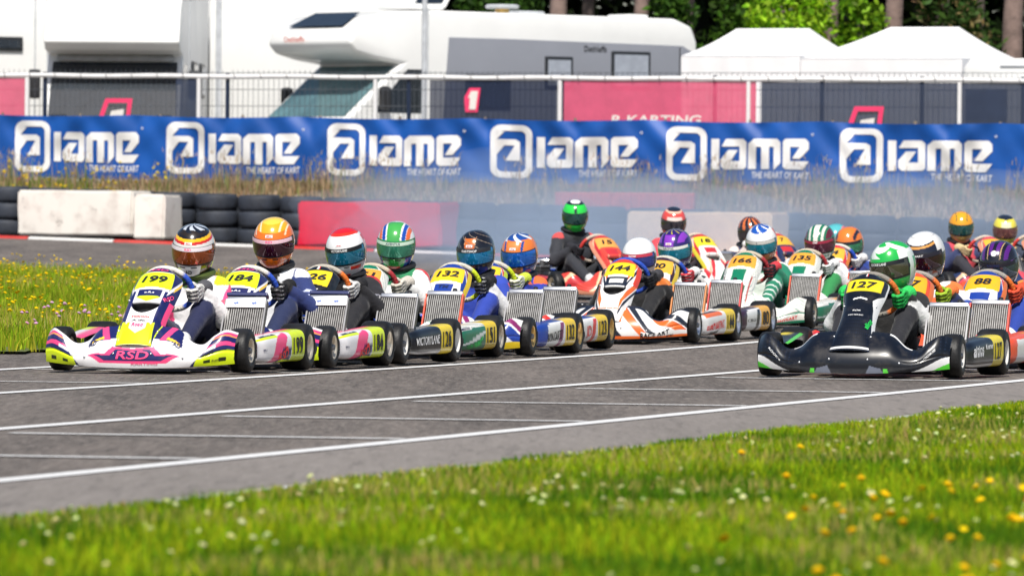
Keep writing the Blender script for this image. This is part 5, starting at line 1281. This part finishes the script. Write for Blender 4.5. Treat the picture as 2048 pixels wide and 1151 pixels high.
rsdt = [('nose', 'RSD', 0, .955, .02, .12, 'print_pink', 0), ('nose', 'e.R.a', 0, .675, .018, .06, 'print_white', 0), ('nose', 'Telcom', .0, .365, .018, .11, 'print_red', 0), ('nose', 'A.de.', .0, .315, .016, .09, 'print_black', 0), ('nose', 'Road', 0, .26, .03, .07, 'print_pink', 0), ('nose', 'RSD', .72, .63, .03, .09, 'print_pink', .9),
        ('bump', 'RSD', 0, .27, .048, .20, 'print_pink', 0), ('bump', 'KARTING', .13, .10, .016, .16, 'print_pink', 0), ('bump', 'AD', .44, .58, .035, .05, 'print_navy', 0), ('bump', 'AD', -.44, .58, .035, .05, 'print_navy', 0), ('bump', 'Fusamo', .86, .16, .014, .09, 'print_black', .1), ('bump', 'Thord', .76, .42, .014, .07, 'print_black', .2),
        ('pod', 'RSD', .52, .42, .045, .15, 'print_red', .15), ('pod', 'DONCK', .26, .79, .014, .10, 'print_white', 0), ('pod', 'BELL', .12, .5, .02, .05, 'print_navy', 0)]
field(kart(pos=KP(45.40, -12.92), num='199', label='pink, navy and lime kart number 199 leading the left line of karts', texts=rsdt, rim='champagne', **rsd),
      dict(label='driver in white and pink suit and black red yellow ringed helmet in leading kart 199', h=('#2a2018', [('band', 14, 30, '#eceae6', -9), ('wedge', 40, 180, -60, 8, '#4a3212'), ('wedge', 0, 38, -60, -18, '#f4f3f0'), ('band', 30, 37, '#d42020', -9), ('band', 37, 45, '#ffc414', -9), ('band', 45, 52, '#14141c', -9), ('cap', 96, 34, '#c4ccd8'), ('swirl', 7, 9, .1, 52, 90, '#141a28')]), v=(.34, .07, .01), strip=('#f3e9ee', 'RSD', 'print_pink'), chin=('AD', 'print_black'), brow='BELL', tilt=13, turn=2, roll=3,
           suit=dict(torso='#f3f1f2', yoke='#f3f1f2', arm='#f0eeee', uarm='#f2f0f0', stripe=PINK, shoulder=LIME, side=PINK, leg='#141c46', glove='#eceae4', glove2='#55555a', neck='#3a6a20', cuff='#efefef', patch='#e05a70', boot='#e4e4e4'), collar='#4a5a18', thigh=('DE DONCKER', 'print_pink')), 388, 497)
field(kart(pos=KP(47.0, -12.84), num='184', label='pink, navy and lime kart number 184 directly behind kart 199', texts=rsdt, rim='champagne', **rsd),
      dict(label='driver in navy and white suit with orange and yellow helmet in kart 184', h=('#ff7a14', [('cap', 80, 48, '#ffb01e'), ('cap', 84, 26, '#ffd24a'), ('mid', .42, .50, 34, 62, '#fff0c8'), ('mid', .68, .74, 24, 50, '#fff0c8'), ('wedge', 0, 26, -60, -40, '#f2501c'), ('wedge', 48, 75, -60, -30, '#7a2a1a')]), v=(.05, .005, .02), strip=('#f0c9d6', 'RSD', 'print_pink'), brow='BELL', tilt=13, turn=3,
           suit=dict(torso='#eef0f4', yoke='#eef0f4', uarm='#22336e', arm='#22336e', leg='#182650', glove='#121214', glove2='#d8d8d8', cuffglove='#121214', patch='#c8d0ee', stripe='#22336e', shoulder='#e9ecf4'), collar='#0e0e10'), 548, 482)
BLK = '#0c0e14'
field(kart(pos=KP(48.66, -12.82), num='126', style='blk', base=BLK, c2='#f2f2f2', c3='#d02020', c4='#f2f2f2', plate='#f6d820', slim=True, intake=False, rim='whitemetal', wheel=('#b9b2a6', '#f07a28'), label='black kart number 126 with white stripe on its side pod',
           texts=[('pod', 'VICTORYLANE', .37, .52, .042, .40, 'print_white', 0), ('nose', '---', 0, .68, .01, .1, 'print_white', 0), ('nose', 'V.L', 0, .5, .03, .09, 'print_white', 0)], det=3),
      dict(label='driver in black suit with red topped white helmet in kart 126', h=('#f4f4f4', [('cap', 92, 42, '#e8301e'), ('cap', 94, 33, '#d81828'), ('wedge', 60, 180, -60, -10, '#f4f4f4'), ('wedge', 30, 70, -34, -26, '#e8301e'), ('wedge', 95, 180, -60, 40, '#e03028'), ('wedge', 100, 180, 4, 22, '#f4f4f4'), ('wedge', 0, 30, -60, -44, '#e8301e')]), v=(.01, .20, .34), strip=('#101216', 'VICTORYLANE', 'print_white'), brow='Arai', tilt=13, turn=-3, roll=-4,
           suit=dict(torso='#15151c', arm='#15151c', leg='#15151c', stripe='#c8202c', glove='#eaeae6', glove2='#9a9a9a', cuffglove='#141418', patch='#8a8a96')), 692, 500)
GRN = '#0c7a58'
tony = dict(style='tony', base='#f3f1ea', c2=GRN, c3='#c8342a', c4='#f3f1ea', slim=False, intake=False, seat='#0d3a2c', wheel=('#c9bba6', '#b03038'), radside='#e8502c')
field(kart(pos=KP(50.5, -12.98), num='151', plate='#f5a83a', podplate='#f5d21c', rim='champagne', label='green and white kart number 151 between the black kart and kart 132', det=3, **tony,
           texts=[('pod', 'TONYKART', .42, .40, .035, .28, 'print_green', .1), ('pod', 'MEDIONI', .2, .68, .016, .15, 'print_navy', 0), ('bump', 'TONYKART', .78, .16, .018, .16, 'print_red', .1)]),
      dict(label='driver in white suit with green domed helmet edged blue and orange in kart 151', h=('#f2f2f2', [('wedge', 20, 75, -60, 16, '#1a3f9a'), ('wedge', 0, 42, -60, -18, '#38a048'), ('wedge', 0, 30, -60, -42, '#d84040'), ('mid', 0, .34, 14, 90, '#46ac50'), ('mid', .42, .60, 20, 70, '#1d50b4'), ('mid', .62, .80, 20, 60, '#f07038'), ('band', 11, 19, '#2f9a50', 0), ('wedge', 75, 180, -20, 10, '#1a2f6a')]), v=(.05, .32, .20), strip=('#cfe8d4', 'AVENTUS', 'print_navy'), tilt=12, turn=5, roll=2,
           suit=dict(torso='#f1f0ee', arm='#f1f0ee', yoke='#2a8a5a', leg='#0f5a46', stripe='#d8303c', glove='#d9d3c6', glove2='#a89a88', cuffglove='#cfc8bc', neck='#1c6a44')), 793, 487)
praga = dict(base='#f3f3f1', c2='#1d3f9c', slim=False, intake=False, rim='gold', det=3)
field(kart(pos=KP(52.2, -12.84), num='132', style='plain', c3='#8a2a6a', c4='#e8c820', plate='#f6d024', wheel=('#cfcabd', '#d8ea20'), label='white and blue kart number 132 with gold rims', texts=[('nose', 'TM', 0, .66, .035, .07, 'print_navy', 0), ('pod', 'BONGARTZ', .40, .48, .05, .30, 'print_black', .05)], **praga),
      dict(label='driver in blue suit and black helmet with orange panel in kart 132', h=('#12121a', [('mid', 0, .27, 18, 48, '#d8702a'), ('mid', 0, .27, -60, -22, '#b85a30'), ('mid', .28, .30, 14, 52, '#e8a878'), ('swirl', 6, 14, .96, 20, 80, '#8a7a6a'), ('band', 11, 18, '#3a3a40', 0)]), v=(.01, .26, .55), strip=('#2a2a30', 'KARTSHOP', 'print_white'), brow='iame', tilt=10, turn=-5,
           suit=dict(torso='#2440a8', yoke='#2440a8', uarm='#2440a8', arm='#2440a8', farm='#e9e9ea', leg='#2440a8', stripe='#e04030', glove='#121214', glove2='#c8c8c8', cuffglove='#16161a', patch='#e6e8ee', shoulder='#2845b4')), 952, 503)
field(kart(pos=KP(54.1, -13.05), num='123', style='plain', c3='#e0342c', c4='#c8dc28', plate='#f6d024', wheel=('#cfcabd', '#d8ea20'), label='white and blue kart number 123 with red monogram side pod and gold rims', texts=[('pod', 'JD', .42, .47, .075, .11, 'print_red', 0)], **praga),
      dict(label='driver in blue suit with orange and blue helmet and blue visor in kart 123', h=('#f2802e', [('wedge', 30, 180, -60, -12, '#1a4a9c'), ('wedge', 0, 34, -44, -22, '#f5a050'), ('cap', 88, 38, '#1c4c9a'), ('swirl', 5, 7, .5, 44, 90, '#dfe4ea'), ('mid', 0, .3, 22, 44, '#f2904a'), ('mid', .42, .54, 12, 46, '#1c4c9a'), ('wedge', 100, 180, -10, 60, '#f2802e')]), v=(.01, .16, .70), brow='Arai', tilt=12, turn=-6,
           suit=dict(torso='#2038a4', arm='#2038a4', yoke='#2038a4', leg='#2038a4', shoulder='#ee6a2c', glove='#e8e8d8', glove2='#c8d840', stripe='#16161c', patch='#c8d0e8')), 1048, 507)
field(kart(pos=KP(57.48, -12.85), num='144', style='art', base='#f4f3f1', c2='#f2702a', c3='#1c2434', c4='#e8432a', plate='#f6d420', rim='alu', wheel=('#2450c0', '#2450c0'), radside='#d8843c', label='orange, white and charcoal kart number 144 with wide front fairing', det=3,
           texts=[('bump', 'RACE ART', .62, .16, .026, .22, 'print_black', .12), ('bump', 'IPK', .80, .07, .014, .06, 'print_black', .1), ('nose', 'STORM KARTING', 0, .20, .014, .16, 'print_orange', 0), ('pod', 'EXPRIT KARTING', .36, .47, .04, .38, 'print_red', .05)]),
      dict(label='driver in black and orange suit with plain white helmet in kart 144', h=('#f6f6f6', [('wedge', 84, 100, -14, 12, '#14141a')]), v=(.03, .06, .36), strip=('#c83a50', 'iame', 'print_white'), tilt=8, turn=-7,
           suit=dict(torso='#141418', arm='#141418', leg='#141418', shoulder='#f0802e', glove='#1c1c20', glove2='#3a3a40', patch='#f0802e')), 1278, 514)
field(kart(pos=KP(59.1, -12.92), num='80', style='plain', base='#f2f0ee', c2='#3a1c30', c3='#141418', c4='#e8c830', plate='#f4b63a', slim=False, intake=False, rim='alu', wheel=('#cfcabd', '#2450c0'), radside='#d83a3a', label='white and maroon kart number 80 just behind kart 144', texts=[('pod', 'CRG', .36, .5, .05, .2, 'print_black', 0), ('nose', 'CRG', 0, .5, .04, .1, 'print_black', 0)], det=2),
      dict(label='driver in black and white patterned suit with purple helmet in kart 80', h=('#2a1a6a', [('mid', 0, .30, 14, 56, '#8a3ac0'), ('mid', .5, .8, 26, 60, '#8a3ac0'), ('wedge', 0, 40, -60, -22, '#7a34b0'), ('wedge', 20, 40, -60, -34, '#2a1a6a'), ('swirl', 8, 6, .8, 60, 90, '#b8a83a')]), v=(.01, .28, .42), strip=('#e2e4dc', 'RACING', 'print_navy'), brow='Arai', tilt=12, turn=-8,
           suit=dict(torso='#eceae6', arm='#e8e6e2', leg='#22222a', pattern='#22222a', glove='#d83a44', glove2='#e8e8e8')), 1350, 496)
field(kart(pos=free(1523, 64.6, -ALPHA), num='166', plate='#f2a838', rim='champagne', det=2, label='green and white kart number 166 with red steering wheel grips', **tony, texts=[('bump', 'TONYKART', .76, .17, .022, .2, 'print_red', .05)]),
      dict(label='driver in green suit and white helmet with blue crown disc in kart 166', h=('#f3f3f3', [('cap', 74, 33, '#2058b4'), ('swirl', 6, 8, .7, 50, 82, '#f3f3f3'), ('wedge', 0, 180, -60, -22, '#ee6a3c'), ('wedge', 0, 180, -60, -44, '#2a58a8'), ('wedge', 95, 180, -20, 50, '#ee6a3c')]), v=(.01, .30, .42), strip=('#c9c6bf', 'X', 'print_navy'), tilt=14, turn=-3,
           suit=dict(torso='#e9efe8', arm='#0f7a5c', yoke='#0f7a5c', leg='#0f7a5c', stripe='#eaf2ee', glove='#22222a', glove2='#d03a44', kneeband='#e6efe8')), 1523, 484)
field(kart(pos=free(1640, 66.6, -ALPHA), num='135', plate='#f2a838', rim='champagne', det=2, label='green and white kart number 135 to the right of kart 166', **tony),
      dict(label='driver in white suit with green, cream and maroon striped helmet in kart 135', h=('#1f7a58', [('mid', 0, .16, 14, 90, '#f0ece0'), ('mid', .34, .5, 14, 80, '#e8e4da'), ('mid', .62, .9, 20, 60, '#6a1c30'), ('wedge', 0, 70, -60, -24, '#e6e6de'), ('wedge', 30, 60, -36, -28, '#1f7a58'), ('wedge', 0, 20, -60, -44, '#1f7a58')]), v=(.13, .02, .05), strip=('#a02a44', 'OMP', 'print_white'), tilt=14, turn=-4,
           suit=dict(torso='#edecec', arm='#e9e9ea', leg='#2a8a4a', stripe='#b02c3c', glove='#e6e6e6')), 1640, 483)
redl = dict(style='plain', c4='#f08a28', slim=False, intake=True, rim='gold')
field(kart(pos=free(1698, 70.5, -ALPHA), num='34', base='#f0eeee', c2='#d8343c', c3='#1d3f9c', plate='#f2b63a', det=1, label='red, white and blue kart number 34 beside the nose of kart 127', **redl),
      dict(label='driver in orange helmet with dark green visor next to the striped helmet', h=('#f0802c', [('mid', .55, .75, 18, 60, '#1a2438'), ('wedge', 60, 100, -50, 10, '#1a2a5a')]), v=(.05, .32, .16), strip=('#20242c', 'CORYPHEUS', 'print_white'), tilt=12, turn=-6, suit=dict(torso='#e05a34', arm='#2a4aa8', leg='#1c2a6a', glove='#e8e8e8')), 1698, 493)
field(kart(pos=free(1672, 73.5, -ALPHA), num='9', base='#e8e8e8', c2='#2aa0b8', c3='#e05a7a', plate='#f2b63a', det=1, label='pale kart with a teal and pink driver half hidden behind kart 135', **redl),
      dict(label='driver in pink and teal helmet half hidden behind the striped helmet', h=('#58b8c0', [('wedge', 60, 180, -60, 60, '#e87a8a')]), v=(.05, .1, .12), tilt=12, suit=dict(torso='#d8a03a', arm='#c8503a', leg='#22222a')), 1672, 487)
# right-hand line
field(kart(pos=KP(46.62, -8.93), num='127', style='dark', base='#070c18', c2='#f4f4f4', c3='#5ad83a', c4='#f4f4f4', plate='#f6de1e', slim=True, intake=False, rim='whitemetal', wheel=('#8f8a82', '#e87a30'), det=3, label='glossy black kart number 127 with white and green fairing tips leading the right line', seat='#101014',
           texts=[('nose', 'alios', .62, .36, .035, .09, 'print_green', 1.2), ('nose', 'KART REPUBLIC', 0, .46, .01, .09, 'print_white', 0), ('nose', 'ROK', 0, .52, .014, .05, 'print_white', 0), ('bump', 'KARTREPUBLIC', -.02, .66, .016, .15, 'print_white', 0), ('bump', 'W', -.02, .75, .016, .06, 'print_white', 0), ('bump', 'ROOKIE', .80, .46, .014, .10, 'print_white', .45), ('bump', 'ROOKIE', -.80, .46, .014, .10, 'print_white', -.45), ('pod', 'altios', .26, .55, .05, .2, 'print_white', 0), ('pod', 'Koerner', .57, .57, .03, .15, 'print_white', 0)]),
      dict(label='driver in black suit with bright green gloves and green white helmet in kart 127', h=('#1cb848', [('cap', 60, 22, '#f0f4f0'), ('cap', 70, 13, '#1cb848'), ('swirl', 3, 5, .6, 24, 80, '#e9f2ea'), ('wedge', 60, 180, 16, 40, '#f2f4f2'), ('wedge', 92, 180, -60, 30, '#dfe8e0'), ('wedge', 110, 180, -10, 16, '#14a040'), ('wedge', 0, 180, -60, -46, '#e8ece8')]), v=(.09, .085, .055), strip=('#121216', 'ROOKIE LANE', 'print_white'), tilt=10, turn=-24, roll=-4,
           suit=dict(torso='#141416', arm='#141416', farm='#e9e9e9', leg='#1a1a22', shoulder='#141416', glove='#1fbf54', glove2='#12803a', cuffglove='#2fd060', patch='#e4e4e8', side='#141416', boot='#e8e8e8')), 1785, 530)
ov = dict(style='plain', base='#f2f2f2', c2='#1d3f9c', c3='#e0343c', c4='#f07a2c', slim=False, intake=False, plate='#f6b820', wheel=('#9f9a92', '#f07a2c'), rim='whitemetal')
field(kart(pos=KP(48.42, -9.0), num='187', det=2, **{**ov, 'base': '#f0562c', 'c2': '#f0562c', 'plate': '#f2b020', 'radside': '#e83a22'}, label='orange kart tucked close behind the black kart 127', texts=[('pod', 'e', .5, .55, .06, .05, 'print_white', 0)]),
      dict(label='driver in orange, white and navy suit with white crowned dark helmet behind kart 127', h=('#1a1a2c', [('cap', 78, 40, '#f2f2f2'), ('ring', 78, 40, 44, '#101020'), ('ring', 78, 44, 50, '#e0a050'), ('wedge', 70, 180, 10, 70, '#ecebea'), ('wedge', 0, 40, -60, -22, '#e8dcd4'), ('wedge', 40, 180, -60, -40, '#c8a078'), ('band', 60, 62, '#c8c8c8', 0)]), v=(.035, .008, .02), strip=('#201c2c', 'JOT HART', 'print_white'), tilt=14, turn=-12,
           suit=dict(torso='#f06a34', arm='#2a4aa0', uarm='#f0f0f0', farm='#1c2c5c', yoke='#f0f0f0', leg='#1c3c8c', shoulder='#f27a38', glove='#a8cc2c', glove2='#5a7a1a', cuffglove='#f07a38')), 1848, 510)
field(kart(pos=KP(50.55, -8.92), num='88', det=2, **ov, label='white, red and blue kart number 88 behind the twin radiators'),
      dict(label='driver in blue suit with glossy black and purple helmet at the right', h=('#14101e', [('mid', .08, .26, 40, 90, '#5a1c80'), ('mid', .5, .68, 22, 60, '#5a1c80'), ('mid', .30, .34, 26, 74, '#c8a878'), ('cap', 44, 8, '#f0f0f0'), ('wedge', 0, 24, -60, -30, '#3a1450'), ('wedge', 56, 72, 0, 18, '#9a5ac8')]), v=(.05, .08, .12), strip=('#1c1828', 'RACING', 'print_navy'), tilt=16, turn=-5, collar='#101416',
           suit=dict(torso='#2450b8', arm='#2450b8', yoke='#15201c', leg='#1c3c9c', stripe='#e83a30', shoulder='#eaeaea', patch='#f0f0f0', glove='#e8502c')), 1998, 527)
field(kart(pos=KP(52.3, -8.85), num='41', det=2, **ov, label='white, red and blue kart cut off by the right edge of the picture'),
      dict(label='driver whose blue and orange suit shows at the right edge', h=('#2450a8', [('cap', 80, 40, '#f07a2c')]), v=(.05, .08, .12), tilt=12, suit=dict(torso='#2450b8', arm='#2450b8', leg='#1c3c9c', shoulder='#f07a2c', glove='#f08a3c'), head=(0, .28, .70)))
# back of the field, turning on to the straight in the smoke
YB = R(24)
rb_ = dict(style='plain', base='#e0483c', c2='#c83038', c3='#f4c8a0', c4='#f0a080', intake=True, slim=False, rim='champagne', det=1, wheel=('#cfc0b0', '#d83a34'))
field(kart(pos=free(1150, 77, YB), yaw=YB, num='15', plate='#f2a850', label='red kart number 15 turned across the track in the smoke', **rb_),
      dict(label='driver in dark suit with bright green helmet in the red kart 15', h=('#2fdc4c', [('cap', 92, 40, '#14222c'), ('cap', 80, 20, '#f2f2f2'), ('mid', 0, .1, 16, 44, '#14222c')]), v=(.02, .10, .10), tilt=12, turn=-22, suit=dict(torso='#2a2c34', arm='#2a2c34', leg='#2a2c34', shoulder='#d84c4c', glove='#22222a')), 1150, 427)
field(kart(pos=free(1347, 79, YB), yaw=YB, num='18', plate='#f4dc30', **{**rb_, 'base': '#f2efec', 'c4': '#e8d838'}, label='white kart with yellow plate and red trim behind the purple helmet'),
      dict(label='driver in red helmet with black crown behind the purple helmet', h=('#e85048', [('cap', 88, 30, '#1c2434'), ('ring', 88, 30, 40, '#f4c0a8'), ('wedge', 0, 40, 14, 30, '#f4e0d8')]), v=(.06, .06, .08), tilt=14, turn=-20, suit=dict(torso='#d84450', arm='#d84450', leg='#2a2a34')), 1347, 443)
field(kart(pos=free(1500, 80.5, YB), yaw=YB, num='7', plate='#f2b63a', **{**rb_, 'base': '#24345a'}, label='dark kart almost hidden behind the kart 166 driver'),
      dict(label='driver in black helmet with orange flames behind kart 166', h=('#22222c', [('swirl', 9, 4, .3, 10, 80, '#e87a3c')]), v=(.06, .05, .06), tilt=14, turn=-20, suit=dict(torso='#2c3454', arm='#2c3454', leg='#2a2a34', shoulder='#e8d8d0')), 1500, 462)
field(kart(pos=free(1922, 79, YB), yaw=YB, num='52', plate='#f2b63a', **{**rb_, 'base': '#2c3a60', 'c2': '#e04a58'}, label='dark red and blue kart in the smoke behind the black kart driver'),
      dict(label='driver in orange yellow helmet in the smoke near the right edge', h=('#f4a81e', [('mid', .36, .42, 30, 90, '#2a6a40'), ('wedge', 0, 180, -60, -20, '#d8b060')]), v=(.02, .12, .12), tilt=12, turn=-24, suit=dict(torso='#e04a58', arm='#34406a', leg='#2a2a34', glove='#d8c090')), 1922, 452)
field(kart(pos=free(2010, 81, YB), yaw=YB, num='28', plate='#f2b63a', **{**rb_, 'base': '#303a50', 'c2': '#e8b838'}, label='dark kart in the smoke at the far right behind the purple black helmet'),
      dict(label='driver in pale yellow helmet with black crown at the far right', h=('#f0e050', [('cap', 86, 34, '#1c2434'), ('mid', 0, .4, 14, 40, '#f2ecc0')]), v=(.25, .1, .1), tilt=12, turn=-22, suit=dict(torso='#343c50', arm='#343c50', leg='#2a2a34', glove='#d8c090')), 2010, 458)
for k, d in FIELD:
    build_kart(k); build_driver(k, d)

# marker cone just entering the frame at the right
_d = ray(2058, 1040); _t = -CAMH / _d.z; _p = _d * _t
cn = empty('marker_cone', (_p.x, _p.y, 0)); cn.scale = (.5, .5, .5); tag(cn, 'small orange and grey marker cone in the near grass at the right edge', 'cone')
MB().box((0, 0, .012), (.16, .16, .024), bev=.005).obj('base_plate', solid('#e0481c', .6), cn)
MB().lathe([(.02, .055), (.07, .045)], 'z', 20).obj('lower_band', solid('#e8501c', .6), cn, True); MB().lathe([(.07, .045), (.11, .036)], 'z', 20).obj('reflective_band', M['greytrim'], cn, True); MB().lathe([(.11, .036), (.16, .022), (.162, .001)], 'z', 20).obj('tip', solid('#e8501c', .6), cn, True)
# ================================================================== EXHAUST SMOKE over the back of the field
def smoke_mat():
    m = bpy.data.materials.new('blue_exhaust_smoke'); m.use_nodes = True; nt = m.node_tree; nt.nodes.clear()
    out = nt.nodes.new('ShaderNodeOutputMaterial'); pv = nt.nodes.new('ShaderNodeVolumePrincipled'); nt.links.new(pv.outputs[0], out.inputs['Volume'])
    pv.inputs['Color'].default_value = (.60, .75, .98, 1); pv.inputs['Anisotropy'].default_value = .1; pv.inputs['Density'].default_value = .020
    return m
M['smoke'] = smoke_mat()
def puff(c, r, name='smoke'):
    bm = bmesh.new(); bmesh.ops.create_icosphere(bm, subdivisions=4, radius=1)
    q = rng.uniform(0, 6, 6)
    for v in bm.verts:
        n = v.co.normalized(); b = 1 + .13 * sum(math.sin(n.x * (2 + i) * 1.3 + n.y * (3 - i) + n.z * (2 + i) + q[i]) for i in range(4)) / 2
        v.co = Vector((n.x * r[0], n.y * r[1], n.z * r[2])) * b
    me = bpy.data.meshes.new(name); bm.to_mesh(me); bm.free(); return me
bm_all = []
for (px, py, Y, rx, ry, rz_) in ((1050, 430, 98, 2.6, 14, .75), (1250, 450, 92, 2.4, 12, .55), (1600, 440, 100, 3.6, 12, .7), (1950, 445, 100, 3.0, 12, .7), (900, 440, 102, 2.0, 10, .65), (1130, 520, 90, 1.6, 7, .5)):
    p = at_depth(px, py, Y); o = obj('smoke', puff(None, (rx, ry, rz_)), M['smoke'], None, loc=p[:]); tag(o, 'thin blue exhaust smoke hanging over the back of the field', 'smoke', 'exhaust smoke', 'stuff')
